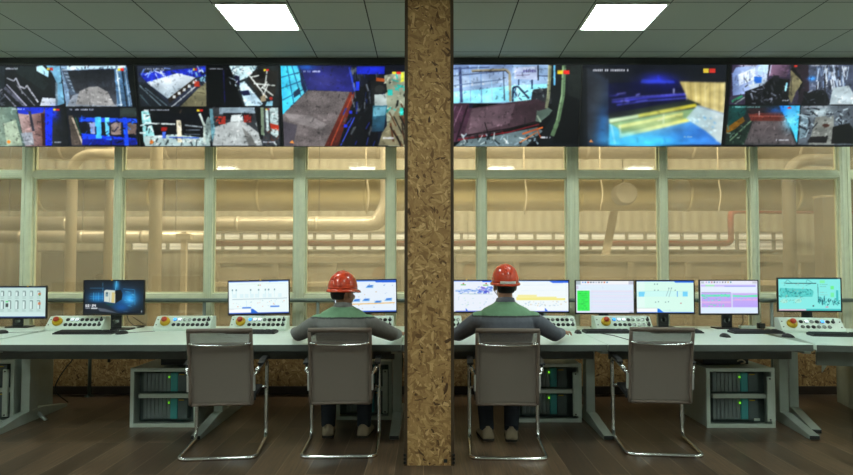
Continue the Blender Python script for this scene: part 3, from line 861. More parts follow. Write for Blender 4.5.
# --- panel 3: big picture of a belt of grey chips
c3 = Canvas(250, 140); c3.map = vmap(3, 270, 55, 5.0)
c3.poly([(40, 50), (800, 50), (800, 460), (56, 460)], (26, 30, 46))
c3.poly([(40, 52), (130, 52), (182, 172), (56, 296)], (70, 196, 236), grad=((120, 220, 240), 'x'))
for a, b in (((75, 52), (112, 240)), ((100, 52), (150, 210)), ((44, 110), (160, 80)), ((46, 165), (170, 120)), ((50, 225), (178, 160)), ((128, 52), (180, 172))): c3.line([a, b], 5, (40, 110, 150))
c3.poly([(108, 185), (140, 160), (146, 190), (112, 212)], (40, 70, 96)).poly([(135, 56), (178, 172), (166, 190), (150, 150)], (30, 50, 90))
c3.poly([(140, 52), (405, 52), (414, 182), (182, 172)], (40, 42, 104), grad=((50, 52, 126), 'y')).glow(270, 130, 90, 40, (84, 82, 146), .6).glow(170, 60, 60, 18, (40, 120, 200), .7)
c3.poly([(182, 174), (412, 182), (400, 210), (268, 460), (64, 460), (56, 296)], (112, 106, 106), noise=17)
c3.poly([(62, 290), (190, 300), (280, 345), (250, 375), (90, 330)], (148, 144, 144), al=.55, noise=12).poly([(60, 330), (130, 350), (110, 458), (68, 458)], (72, 70, 84), al=.6, noise=8)
c3.poly([(396, 184), (426, 184), (338, 455), (268, 460)], (128, 62, 44), grad=((86, 42, 34), 'y')).line([(412, 190), (300, 455)], 6, (160, 84, 60))
c3.poly([(426, 180), (530, 100), (540, 460), (340, 460)], (20, 22, 28)).clutter(400, 60, 540, 260, 44, [(30, 46, 110), (70, 80, 96), (8, 10, 16), (110, 116, 124)], (14, 46), (4, 9), 21, .9, 1.5).clutter(360, 260, 530, 455, 22, [(44, 60, 150), (40, 46, 52), (90, 96, 100)], (16, 50), (4, 9), 22, .9, 2.0)
c3.line([(392, 60), (420, 180)], 8, (60, 84, 190)).rect(425, 130, 444, 176, (40, 66, 190)).rect(430, 56, 572, 94, (36, 52, 170)).rect(366, 345, 384, 362, (44, 62, 200)).rect(392, 276, 408, 292, (44, 62, 200)).line([(420, 310), (350, 455)], 6, (70, 90, 200))
c3.poly([(500, 130), (560, 100), (556, 200), (512, 260)], (40, 42, 44)).poly([(530, 110), (600, 120), (600, 135), (528, 128)], (170, 96, 50)).poly([(570, 100), (800, 56), (800, 460), (590, 460)], (150, 156, 138))
c3.clutter(580, 100, 720, 280, 26, [(30, 32, 34), (196, 200, 180), (120, 70, 40), (60, 180, 170)], (14, 44), (5, 10), 23).poly([(522, 145), (580, 140), (585, 185), (528, 190)], (36, 38, 40)).oval(548, 168, 26, 20, (60, 62, 62))
c3.poly([(520, 196), (580, 192), (584, 252), (522, 252)], (166, 178, 176)).poly([(512, 252), (586, 250), (568, 380), (508, 385)], (64, 116, 132), grad=((44, 74, 92), 'y')).poly([(516, 258), (580, 256), (576, 300), (514, 305)], (110, 160, 176))
c3.poly([(560, 390), (640, 260), (700, 300), (690, 455), (540, 455)], (130, 126, 104)).clutter(600, 260, 700, 450, 20, [(44, 34, 28), (90, 60, 40), (26, 26, 26)], (40, 110), (5, 9), 24, .9, 1.25).rect(655, 85, 670, 130, (210, 220, 80)).rect(588, 170, 612, 200, (60, 190, 180)).rect(650, 262, 668, 300, (60, 190, 170))
logo(c3, 610, 82, 44, 12).stamp(565, 410, 54, 10, seed=16).stamp(160, 76, 90, 9, seed=17).poly([(92, 440), (106, 426), (116, 444)], (230, 150, 80))

# --- panel 4: dark press line with a bright hall and a banner
c4 = Canvas(250, 140); c4.map = vmap(4, 450, 55, 5.0)
c4.poly([(-80, 46), (520, 46), (520, 240), (-80, 240)], (150, 176, 208))
c4.poly([(-80, 190), (100, 175), (320, 150), (520, 140), (520, 225), (-80, 245)], (150, 226, 248)).poly([(-80, 46), (320, 46), (310, 130), (-80, 175)], (120, 140, 176), grad=((186, 206, 228), 'y'))
for a, b, w, k in (((50, 60), (58, 235), 14, (78, 92, 126)), ((155, 50), (160, 235), 5, (120, 150, 190)), ((100, 50), (104, 232), 4, (140, 170, 210)), ((210, 120), (214, 225), 5, (160, 200, 230)), ((270, 60), (276, 225), 7, (96, 110, 130)), ((-60, 110), (290, 76), 6, (90, 104, 132)), ((-60, 160), (270, 120), 5, (110, 130, 160)), ((-60, 70), (200, 60), 6, (80, 96, 130))):
    c4.line([a, b], w, k)
c4.line([(110, 78), (285, 72), (302, 90), (306, 230)], 13, (150, 146, 130)).line([(112, 82), (282, 77), (298, 92)], 4, (64, 62, 60))
c4.poly([(325, 62), (442, 54), (444, 122), (328, 118)], (176, 188, 216)).text(337, 80, 10, 'DIEFFEN', (126, 134, 176), .7).line([(338, 100), (405, 97)], 3, (120, 110, 140))
c4.rect(380, 72, 440, 90, (176, 188, 216)).text(372, 71, 14, 'BACHER', (70, 62, 120), .9)
c4.rect(444, 50, 450, 125, (20, 26, 44)).rect(345, 120, 351, 150, (40, 60, 90)).rect(412, 122, 420, 168, (40, 60, 90)).line([(450, 102), (500, 104)], 4, (60, 70, 100))
c4.line([(318, 230), (320, 160), (345, 155), (400, 215)], 9, (36, 44, 70)).line([(335, 160), (350, 230)], 6, (180, 200, 210)).clutter(320, 165, 420, 220, 12, [(50, 60, 90), (150, 190, 220)], (14, 30), (3, 7), 31)
c4.poly([(420, 170), (520, 160), (520, 240), (410, 225)], (56, 60, 66)).clutter(420, 165, 520, 240, 20, [(120, 130, 130), (24, 26, 30), (80, 84, 90)], (10, 30), (4, 8), 32)
c4.poly([(100, 265), (320, 232), (440, 218), (500, 240), (440, 335), (300, 370), (60, 432), (60, 380)], (104, 86, 94), grad=((70, 54, 62), 'x')).poly([(110, 270), (330, 240), (300, 340), (90, 400)], (124, 108, 116), al=.6)
c4.poly([(-80, 240), (120, 238), (60, 430), (-80, 455)], (86, 62, 78)).line([(90, 250), (30, 430)], 6, (40, 26, 36)).line([(60, 250), (-10, 420)], 5, (140, 116, 130)).line([(30, 250), (-60, 420)], 4, (130, 110, 130)).rect(96, 240, 116, 262, (36, 42, 64))
c4.line([(40, 425), (300, 385), (450, 345)], 8, (120, 40, 50)).line([(40, 408), (300, 368), (440, 330)], 6, (30, 20, 24)).poly([(60, 425), (200, 410), (440, 360), (470, 380), (380, 460), (20, 460)], (110, 126, 130)).clutter(60, 400, 450, 448, 34, [(40, 50, 54), (190, 206, 206), (30, 34, 40), (150, 170, 180)], (14, 44), (4, 9), 33)
c4.line([(175, 335), (200, 425)], 4, (20, 18, 22)).line([(380, 310), (378, 360)], 4, (40, 36, 40)).line([(365, 395), (470, 360)], 8, (200, 110, 60)).line([(350, 440), (440, 385)], 5, (196, 120, 70)).line([(440, 370), (460, 420)], 5, (190, 100, 50))
c4.poly([(500, 44), (690, 40), (690, 460), (440, 460), (470, 380), (520, 300)], (24, 30, 34)).poly([(570, 180), (670, 230), (665, 445), (520, 445)], (8, 10, 14)).poly([(590, 60), (690, 44), (690, 230), (600, 200)], (38, 46, 44))
c4.line([(508, 50), (500, 190), (488, 265)], 17, (126, 132, 110)).line([(502, 50), (495, 190)], 5, (176, 180, 150)).rect(525, 50, 535, 150, (120, 190, 230)).line([(580, 50), (572, 200), (545, 330), (516, 405)], 22, (104, 128, 100)).line([(574, 55), (566, 200), (540, 325)], 5, (150, 172, 140))
c4.poly([(440, 280), (500, 262), (520, 275), (500, 300), (455, 335), (432, 330)], (96, 112, 104)).line([(440, 300), (460, 335)], 8, (150, 164, 150)).stamp(458, 408, 50, 10, seed=34); logo(c4, 545, 74, 62, 20)

# --- panel 5: blue and yellow blurred board edge
c5 = Canvas(250, 140); c5.map = vmap(5, 580, 55, 5.0)
c5.poly([(20, 40), (770, 40), (770, 460), (20, 460)], (26, 30, 40))
c5.poly([(40, 60), (150, 120), (150, 450), (40, 450)], (46, 50, 56), grad=((40, 52, 76), 'x')).glow(100, 200, 50, 160, (66, 70, 72), .5).glow(120, 360, 40, 110, (50, 120, 190), .7)
c5.poly([(150, 140), (500, 120), (550, 200), (600, 240), (150, 320)], (14, 16, 58)).glow(400, 120, 110, 36, (44, 52, 172), .9).glow(380, 165, 100, 26, (14, 14, 66), .9)
c5.poly([(320, 120), (480, 126), (490, 140), (310, 140)], (60, 80, 200), al=.7)
c5.line([(165, 235), (330, 212), (540, 196)], 10, (70, 70, 180)).line([(165, 222), (300, 205), (540, 190)], 4, (120, 124, 200)).line([(190, 248), (330, 228), (545, 212)], 7, (90, 96, 190)).clutter(170, 180, 320, 245, 12, [(96, 96, 180), (160, 160, 220), (20, 20, 70)], (20, 60), (3, 7), 41, .8, -.1)
c5.rect(478, 165, 484, 190, (210, 214, 230))
c5.poly([(510, 130), (755, 136), (730, 290), (600, 262), (550, 215)], (166, 152, 96), grad=((196, 182, 128), 'x'))
for k in range(9): c5.line([(540 + 25 * k, 132), (548 + 23 * k, 240 + 6 * k)], 7, (140, 128, 88) if k % 2 else (206, 196, 150), .7)
c5.poly([(150, 290), (560, 222), (620, 246), (150, 330)], (40, 50, 46)).glow(200, 290, 90, 20, (20, 22, 40), .8)
c5.poly([(150, 322), (590, 240), (600, 256), (152, 340)], (206, 210, 110), grad=((190, 180, 60), 'x')).poly([(150, 318), (300, 296), (300, 312), (152, 338)], (190, 220, 200), al=.8)
c5.poly([(152, 342), (598, 262), (540, 320), (196, 412)], (112, 150, 110)).poly([(210, 352), (520, 292), (530, 322), (215, 404)], (136, 150, 82)).poly([(196, 350), (525, 285), (525, 300), (200, 368)], (214, 214, 120)).poly([(196, 398), (540, 316), (560, 330), (200, 420)], (214, 222, 150), grad=((220, 210, 100), 'x'))
c5.line([(205, 352), (210, 408)], 6, (210, 224, 200)).line([(428, 292), (426, 342)], 6, (210, 220, 180))
c5.poly([(598, 250), (735, 296), (722, 450), (560, 330), (540, 316)], (150, 178, 190), grad=((176, 190, 190), 'x')).line([(604, 252), (732, 292)], 6, (120, 140, 170)).clutter(520, 300, 690, 400, 24, [(196, 236, 255), (90, 150, 200), (230, 250, 255)], (8, 20), (4, 8), 42, .85, .6)
c5.poly([(200, 418), (560, 330), (640, 380), (720, 450), (150, 452)], (52, 132, 208), grad=((64, 120, 196), 'x')).glow(330, 440, 190, 50, (70, 190, 240), .9).poly([(150, 340), (200, 368), (205, 450), (150, 452)], (76, 180, 232)).line([(160, 345), (180, 445)], 8, (150, 220, 250)).glow(420, 340, 160, 50, (170, 210, 190), .35)
c5.poly([(752, 40), (800, 40), (800, 460), (722, 460)], (12, 14, 18)).rect(20, 40, 40, 460, (20, 24, 28), al=.7)
c5.glow(300, 350, 170, 60, (176, 196, 150), .45).glow(470, 290, 120, 40, (200, 206, 150), .4).glow(250, 420, 150, 50, (90, 190, 230), .6).photo(50, 5, (.01, .05), 1.05, 22)
c5.stamp(72, 68, 180, 13, (226, 228, 240), seed=43).stamp(528, 404, 46, 9, (150, 190, 220), seed=44); logo(c5, 632, 66, 62, 22); c5.poly([(48, 436), (58, 422), (70, 438)], (220, 140, 80))

# --- panel 6: four feeds
c6 = Canvas(250, 140); c6.map = vmap(6, 725, 55, 5.0)
c6.poly([(45, 38), (345, 36), (400, 245), (30, 245)], (70, 62, 84))
c6.poly([(50, 90), (70, 60), (170, 50), (235, 38), (230, 110), (120, 190), (50, 200)], (122, 140, 180), grad=((190, 206, 240), 'x')).poly([(80, 95), (165, 62), (168, 118), (84, 150)], (206, 220, 244)).line([(108, 86), (110, 140)], 4, (120, 140, 180)).line([(138, 76), (140, 128)], 4, (120, 140, 180)).poly([(180, 50), (236, 42), (226, 90), (180, 100)], (170, 196, 250))
c6.poly([(240, 38), (345, 38), (325, 110), (235, 100)], (136, 112, 132), grad=((90, 74, 92), 'x')).line([(243, 40), (228, 110)], 6, (30, 26, 40)).line([(250, 40), (238, 100)], 4, (190, 200, 230))
c6.poly([(130, 150), (220, 110), (230, 130), (160, 200)], (170, 184, 200)).line([(60, 240), (250, 120)], 6, (130, 146, 140)).line([(45, 230), (100, 200)], 12, (60, 130, 100)).poly([(160, 105), (200, 108), (196, 136), (160, 140)], (50, 110, 190))
c6.poly([(112, 180), (200, 150), (250, 110), (330, 120), (345, 200), (330, 245), (112, 245)], (20, 20, 26)).clutter(115, 120, 345, 240, 44, [(90, 94, 104), (12, 12, 18), (60, 62, 70), (130, 136, 148)], (10, 34), (4, 9), 51).poly([(258, 100), (286, 100), (288, 130), (256, 130)], (40, 40, 48)).line([(326, 135), (316, 178)], 10, (160, 220, 240))
c6.poly([(345, 60), (410, 130), (370, 180), (345, 240), (330, 200), (345, 120)], (124, 120, 96)).line([(346, 66), (412, 132)], 7, (20, 18, 24)).line([(350, 100), (345, 200)], 5, (90, 86, 70)).poly([(345, 38), (450, 38), (440, 200), (400, 240), (375, 235), (412, 130)], (54, 42, 54))
c6.rect(364, 50, 380, 58, (220, 70, 50)).stamp(78, 48, 90, 7, seed=52).stamp(300, 220, 32, 8, seed=53)
c6.poly([(440, 38), (800, 38), (800, 245), (405, 245), (440, 180)], (84, 92, 110)).glow(455, 115, 26, 14, (90, 170, 255), 1.0).poly([(412, 180), (520, 170), (550, 245), (408, 245)], (20, 20, 26)).clutter(410, 150, 560, 240, 30, [(120, 126, 140), (14, 14, 20), (60, 64, 76)], (10, 30), (4, 8), 54)
c6.clutter(480, 60, 640, 150, 50, [(190, 206, 226), (40, 44, 60), (130, 150, 180), (220, 230, 240)], (20, 70), (4, 9), 55, .85, 1.55).poly([(560, 160), (640, 150), (700, 245), (540, 245)], (170, 184, 190)).poly([(700, 80), (800, 60), (800, 245), (720, 245)], (90, 100, 116)).stamp(450, 48, 140, 7, seed=56).line([(520, 90), (520, 240)], 8, (40, 40, 50))
c6.rect(30, 244, 800, 250, (12, 12, 16))
c6.poly([(30, 250), (395, 250), (372, 452), (5, 452)], (44, 52, 54))
c6.poly([(5, 360), (95, 296), (110, 330), (20, 400)], (120, 92, 30)).poly([(30, 250), (125, 250), (110, 300), (20, 360)], (28, 76, 74)).poly([(20, 390), (140, 330), (120, 452), (5, 452)], (40, 58, 50)).line([(30, 430), (150, 320)], 7, (110, 130, 110)).clutter(20, 360, 130, 450, 18, [(90, 110, 100), (20, 26, 24), (130, 140, 130)], (12, 34), (4, 8), 57)
c6.poly([(128, 290), (270, 282), (300, 300), (370, 452), (100, 452), (150, 330)], (104, 90, 92), grad=((84, 82, 84), 'y')).poly([(125, 290), (268, 282), (330, 310), (310, 330), (140, 330)], (108, 58, 50)).poly([(130, 268), (240, 262), (258, 285), (130, 296)], (60, 44, 48)).line([(182, 280), (182, 308)], 4, (210, 200, 200)).line([(135, 305), (320, 306)], 5, (150, 96, 86)).poly([(150, 330), (310, 330), (360, 440), (120, 440)], (110, 104, 106), al=.6)
c6.poly([(280, 252), (392, 252), (372, 440), (340, 360)], (36, 130, 220), grad=((90, 200, 250), 'x')).glow(340, 320, 40, 60, (130, 220, 255), .9).glow(270, 275, 60, 22, (40, 110, 190), .7).rect(326, 260, 344, 268, (210, 60, 50)).stamp(265, 422, 62, 8, seed=58).stamp(46, 256, 140, 7, (150, 190, 190), seed=59)
c6.poly([(398, 250), (800, 250), (800, 452), (376, 452)], (96, 104, 112)).glow(495, 285, 60, 36, (210, 230, 236), .9).poly([(470, 310), (560, 300), (560, 452), (430, 452)], (134, 138, 134)).poly([(398, 300), (440, 290), (420, 410), (385, 420)], (120, 140, 150)).clutter(390, 260, 470, 420, 22, [(40, 46, 54), (170, 190, 200)], (14, 50), (4, 9), 60).clutter(540, 260, 640, 350, 26, [(40, 46, 56), (180, 196, 204), (110, 120, 130)], (14, 44), (4, 9), 61).poly([(555, 360), (640, 340), (700, 445), (545, 445)], (18, 18, 20)).poly([(440, 410), (530, 405), (520, 440), (420, 440)], (40, 38, 40)).oval(520, 352, 18, 8, (90, 60, 50)).stamp(410, 256, 120, 7, seed=62)
c6.poly([(20, 38), (52, 38), (30, 250), (5, 452), (-60, 452), (-60, 38)], (14, 14, 18))

GV = 'video panels of the tilted video wall'
VL = {1: 'video panel of four feeds with a dark conveyor and a tunnel of pale dust', 2: 'video panel of four feeds with a grey sheet on rollers and a red-legged machine',
      3: 'video panel of one big feed, a grey belt of chips with a red edge', 4: 'video panel of one big feed, a brown board line and white banner',
      5: 'video panel of one big feed, yellow bars in a blue haze', 6: 'video panel of four feeds with a blue beam over a brown belt'}
FEEDS = {1: [(0, .51, 0, .5), (.51, 1, 0, .5), (0, .51, .5, 1), (.51, 1, .5, 1)], 2: [(0, .5, 0, .5), (.5, 1, 0, .5), (0, .5, .5, 1), (.5, 1, .5, 1)], 3: None, 4: None, 5: None,
         6: [(0, .5, 0, .5), (.5, 1, 0, .5), (0, .5, .5, 1), (.5, 1, .5, 1)]}
for k, cv in ((1, c1), (2, c2), (3, c3), (4, c4), (5, c5), (6, c6)):
    xa, xb = SEAM[k]; hw = (xb - xa) / 2 - .001
    if k != 5: cv.photo({3: 420, 4: 520}.get(k, 1100), k, (.005, .03), {3: 1.12}.get(k, 1.16), 2)
    t = thing('video_panel', VL[k], 'video screen', ((xa + xb) / 2, BOT.y, BOT.z), group=GV, rx=TILT)
    MB().box((-hw, .004, 0), (hw, .06, SH), .003).box((-hw + .25, .06, .15), (hw - .25, .095, SH - .15), .01).build('housing', M_black, t)
    MB().box((-.2, .095, .5), (.2, .53, .56), .004).build('wall_mount', M_dark, t)
    b = MB(); e = .006
    b.box((-hw, -.003, 0), (hw, .004, e)).box((-hw, -.003, SH - e), (hw, .004, SH)).box((-hw, -.003, e), (-hw + e, .004, SH - e)).box((hw - e, -.003, e), (hw, .004, SH - e))
    b.build('bezel', M_black, t)
    img = cv.done()
    if FEEDS[k] is None: picture('video_feed', img, -hw + e, hw - e, e, SH - e, .002, t)
    else:
        for s in FEEDS[k]: picture('video_feed', img, -hw + e, hw - e, e, SH - e, .002, t, s)

# ================================================================== desks
M_top = mat('pale_laminate', (220, 234, 224), 0.42, var=0.02)
M_edge = mat('grey_edge_band', (96, 102, 97), 0.45, var=0.04)
M_leg = mat('silver_grey_steel', (184, 194, 186), 0.42, metal=0.25, var=0.04)
M_beam = mat('grey_beam', (84, 88, 84), 0.5, var=0.05)
M_con = mat('console_white', (212, 226, 214), 0.42, var=0.02)
M_yel = mat('yellow_plastic', (206, 168, 28), 0.4, var=0.05)
M_mush = mat('red_mushroom', (186, 60, 30), 0.35, var=0.05)
M_btn = mat('button_black', (24, 26, 26), 0.3, var=0.05)
M_ring = mat('button_ring', (170, 176, 172), 0.25, metal=0.7, var=0.03)
M_lblue = mat('lit_blue', (70, 160, 240), 0.4, var=0.0, emit=(60, 160, 255), estr=1.1)
M_lwhite = mat('lit_white', (240, 245, 250), 0.4, var=0.0, emit=(225, 235, 255), estr=0.8)
M_cable = mat('cable_black', (24, 24, 24), 0.5, var=0.1)
M_key = mat('keyboard_black', (40, 40, 42), 0.5, var=0.08)
M_keyc = mat('key_caps', (30, 30, 32), 0.55, var=0.1)
M_led = mat('green_led', (120, 255, 60), 0.4, var=0.0, emit=(140, 255, 40), estr=1.2)
M_rackf = mat('rack_frame', (202, 212, 202), 0.45, metal=0.2, var=0.04)
M_racki = mat('rack_inside', (92, 104, 104), 0.6, var=0.1)
M_mod = mat('module_grey', (116, 126, 126), 0.5, var=0.1)
M_teal = mat('module_teal', (70, 160, 164), 0.5, var=0.06)

M_app = mat('apron_grey', (128, 134, 128), 0.5, var=0.04)
DF, DB, DZ = 5.15, 6.62, .75


def leg(parent, x, rz=0.0, name='leg', y=0.0):
    """T-leg standing at local x: column on a long foot that tapers to the front."""
    M = Matrix.Translation((x, y, 0)) @ Matrix.Rotation(rz, 4, 'Z')
    m = MB()
    m.box((-.038, .58, .08), (.038, .64, .685), .004).box((-.034, .64, .08), (.034, .72, .685), .004)
    m.box((-.03, .12, .66), (.03, 1.25, .692), .004)
    l = m.xf(M).build(name, M_leg, parent)
    f = MB().prism([(.03, 0), (1.22, 0), (1.22, .03), (.8, .095), (.5, .095), (.25, .06), (.03, .034)], 'x', -.038, .038, .004)
    f.xf(M).build('foot', M_leg, l)
    MB().box((-.036, .024, .004), (.036, .03, .03), .001).xf(M).build('foot_cap', M_dark, l)
    return l


def desk(label, xc, w, legs, rz=0.0, loc=None, apron=False, group='control room desks'):
    t = thing('control_desk', label, 'desk', loc or (xc, DF, 0), rz, group)
    h = w / 2 - .0015; D = DB - DF
    MB().box((-h, .004, .705), (h, D, DZ), .003).build('worktop', M_top, t)
    MB().box((-h, -.002, .698), (h, .004, DZ - .003)).box((-h, .004, .695), (h, .03, .704)).build('edge_band', M_edge, t)
    b = MB(); z0 = .56 if apron else .605
    b.box((-h + .06, .20, z0), (h - .06, .225, .694), .002).box((-h + .06, .9, .6), (h - .06, .93, .694), .002)
    b.build('apron' if apron else 'crossbeam', M_app if apron else M_beam, t)
    for x, r in legs: leg(t, x, r)
    return t


desk('long desk under the lock screen with a rack and black box beneath it', -2.71, 1.738, [(-.78, 0.03)])
desk('long desk at which the worker with the turned head sits, beside the pillar', -1.02, 1.638, [(-.80, 0), (.765, 0)])
desk('long desk at which the worker with the white helmet strip sits', .615, 1.628, [(.82, 0)])
desk('long desk under the green list screen and the purple chart screen', 2.24, 1.618, [(.815, -.12)])
bpy.data.objects['control_desk.003'].location.x = 2.24
rd = desk('angled end desk under the turquoise plant diagram screen', 0, 1.5, [], 0, loc=(3.06, DF - .005, 0), apron=True)
ld = desk('angled end desk carrying the screen of small white boxes', 0, 1.5, [], 0, loc=(-3.585, DF, 0), apron=False)


def recenter(d, dx, rz):
    for ch in d.children:
        ch.data.transform(Matrix.Translation((dx, 0, 0)))
    d.rotation_euler[2] = rz


recenter(rd, .76, math.radians(-13)); recenter(ld, -.76, math.radians(4))
leg(rd, .075, 0.0, y=.22); leg(rd, 1.44, 0.0, y=.1); leg(ld, -1.44)
k = MB().prism([(-.0, .5), (.12, .69), (-.0, .69)], 'y', .226, .24).xf(Matrix.Translation((.12, 0, 0))).build('gusset', M_leg, rd)


p, q = on_z(34, 409, .07), on_z(46, 420, .004)
MB().tube([Vector(p), Vector(q)], .016, n=10).build('foot_brace', M_leg, bpy.data.objects['leg'], world=True)


def on_desk(px, py): return on_z(px, py, DZ)


# ------------------------------------------------------------------ consoles
def console(label, px, py, top, bot, rz=0.0, w=.535):
    p = on_desk(px - (1.5 if px < CX else -.5), py)
    t = thing('operator_console', label, 'control box', (p.x, p.y, DZ), rz, 'white operator consoles')
    h = w / 2; zl, ht, run, dep = .026, .128, .10, .20
    MB().prism([(0, 0), (0, zl), (run, ht), (dep, ht), (dep, 0)], 'x', -h, h, .003).build('housing', M_con, t)
    L = math.hypot(run, ht - zl); e = Vector((0, run / L, (ht - zl) / L)); n = Vector((0, -e.z, e.y)); o0 = Vector((0, 0, zl))
    R = Matrix(((1, 0, 0), (0, e.y, n.y), (0, e.z, n.z)))

    def place(mb, u, s): return mb.xf(Matrix.Translation(o0 + Vector((u, 0, 0)) + e * s) @ R.to_4x4())
    es = place(MB().lathe([(.044, .0005), (.047, .012), (.042, .030), (.032, .034)], (0, 0, 0), n=28), -h + .10, L * .5).build('stop_collar', M_yel, t)
    place(MB().lathe([(.016, .028), (.016, .040), (.026, .044), (.027, .054), (.020, .062), (.002, .065)], (0, 0, 0), n=24), -h + .10, L * .5).build('stop_button', M_mush, es, label='red mushroom stop button')
    for row, s in ((top, L * .71), (bot, L * .29)):
        for i, ch in enumerate(row):
            u = -h + .185 + i * .0455
            if ch == ' ': continue
            if ch == 's':
                q = place(MB().lathe([(.017, .0005), (.017, .006), (.013, .010)], (0, 0, 0), n=16), u, s).build('selector_switch', M_btn, t)
                place(MB().box((-.005, -.020, .008), (.006, .022, .024), .002), u, s).build('lever', M_btn, q)
                continue
            ring = place(MB().lathe([(.0185, .0005), (.0185, .005), (.0145, .008)], (0, 0, 0), n=16), u, s).build('push_button', M_ring if ch in 'gbw' else M_btn, t)
            cap = MB().box((-.014, -.014, .006), (.014, .014, .013), .002) if ch in 'bw' else MB().lathe([(.012, .006), (.012, .012), (.010, .014)], (0, 0, 0), n=14)
            place(cap, u, s).build('button_cap', {'b': M_lblue, 'w': M_lwhite, 'k': M_btn, 'g': M_ring}[ch], ring)
    sc = MB()
    for u in (-h + .025, h - .025):
        for s in (L * .25, L * .75): sc.lathe([(.006, .0005), (.006, .003), (.003, .004)], (0, 0, 0), n=10).xf(Matrix.Identity(4)) if False else None
    for u in (-h + .022, h - .022):
        for s in (L * .28, L * .72): place(MB().lathe([(.006, .0003), (.006, .003), (.003, .004)], (0, 0, 0), n=10), u, s).build('corner_screw', M_dark, t)
    return t


console('white operator console in front of the desk clock screen, two lit keys', 74, 331.0, 'kwwkkkks', 'kkkkkkks')
console('white operator console standing before bare window between two screens', 182.5, 331.0, 'bwggkkks', 'kkkkkkks')
console('white operator console below the tilted bright screen behind the empty chair', 258.5, 331.0, 'bwwgkkks', 'kkkkkkks')
console('white operator console half hidden behind the worker with turned head', 366, 331.0, 'bwkgkkks', 'kkkkkkks')
console('white operator console emerging beside the pillar next to the second worker', 433, 331.0, 'bwkgkkkg', 'kkkkkkks')
console('white operator console by the hand of the worker on the mouse', 548, 331.0, 'bwkgkkkg', 'kkkkkkks')
console('white operator console below the green list screen', 624.5, 331.0, 'bwwkgggs', 'kkkkgggs')
console('white operator console below the turquoise plant diagram screen', 813.5, 333.5, 'kwgkbks', 'gkkggg', -.16)


# ------------------------------------------------------------------ monitors
def cvs(x0, y0, x1, y1, bg):
    c = Canvas(150, 86, bg); c.map = lambda p: ((p[0] - x0) / (x1 - x0), (p[1] - y0) / (y1 - y0)); return c


def dots(c, x0, y0, x1, y1, n, cols, r=(2, 5), seed=0):
    R = random.Random(seed)
    for _ in range(n):
        x = R.uniform(x0, x1); y = R.uniform(y0, y1); a = R.uniform(*r); c.rect(x, y, x + a, y + a * .7, R.choice(cols))
    return c


# screen of small boxes (crop 0,280 x7.91)
m0 = cvs(-120, 65, 345, 292, (196, 224, 218)).rect(-120, 65, 345, 72, (60, 80, 110)).rect(-120, 282, 345, 292, (20, 60, 130)).rect(-120, 255, 345, 284, (206, 232, 228))
for r, (ya, yb) in enumerate(((95, 150), (165, 245))):
    for k in range(8):
        x = -110 + 55 * k + (0 if r == 0 else 0); m0.rect(x, ya + 8, x + 22, yb - 12, (160, 190, 186)).rect(x + 3, ya + 11, x + 19, yb - 16, (214, 236, 232)).rect(x + 20, ya + 6, x + 25, yb - 16, (70, 90, 90)).rect(x, yb - 3, x + 28, yb, (120, 150, 146)).rect(x + 2, ya, x + 24, ya + 4, (80, 100, 100))
m0.rect(40, 170, 58, 178, (70, 220, 110)).rect(40, 188, 60, 214, (60, 70, 70)).rect(285, 110, 305, 128, (200, 120, 80)).rect(285, 180, 305, 198, (200, 120, 80)).rect(290, 120, 300, 132, (60, 160, 90))
# lock screen with clock (crop 80,275 x7.91)
m1 = cvs(38, 45, 502, 308, (22, 28, 36))
m1.glow(290, 180, 200, 95, (18, 78, 136), .95).glow(395, 190, 66, 62, (60, 176, 245), 1).glow(140, 180, 74, 44, (26, 130, 205), .95).glow(288, 80, 26, 50, (50, 160, 220), .9).glow(330, 260, 70, 40, (16, 90, 170), .8)
for yy in (105, 150, 170, 190): m1.line([(80, yy), (190, yy)], 2.5, (70, 150, 200), .8)
for xx in (110, 130, 150, 180): m1.line([(xx, 140), (xx, 205)], 3, (110, 200, 240), .8)
m1.line([(180, 60), (182, 130)], 2.5, (80, 160, 200)).line([(288, 45), (280, 120)], 3, (130, 220, 255)).line([(340, 110), (430, 118), (434, 240)], 3, (60, 150, 210)).clutter(345, 130, 430, 250, 20, [(60, 160, 230), (140, 220, 255), (20, 90, 170)], (10, 34), (2, 5), 71, .7, 0.1)
m1.poly([(192, 128), (205, 118), (290, 124), (278, 226), (192, 212)], (206, 216, 206)).poly([(252, 138), (276, 140), (272, 222), (250, 220)], (212, 196, 130)).rect(204, 136, 224, 172, (120, 150, 160)).rect(208, 140, 220, 150, (60, 80, 90)).line([(236, 140), (234, 216)], 2.5, (140, 150, 150))
m1.poly([(278, 124), (322, 118), (336, 150), (330, 196), (280, 228)], (16, 18, 24)).poly([(45, 220), (200, 220), (300, 300), (38, 308), (38, 240)], (28, 32, 40), al=.6).poly([(140, 262), (200, 270), (300, 304), (160, 290)], (86, 94, 106)).glow(240, 236, 40, 10, (20, 80, 50), .7)
m1.text(48, 234, 21, '10:24', (250, 252, 255), bold=1.25).stamp(48, 260, 36, 9, (220, 224, 230), 72).rect(92, 260, 142, 272, (214, 218, 222)).rect(484, 285, 490, 300, (160, 170, 180)).stamp(348, 290, 36, 5, (90, 110, 130), 73)
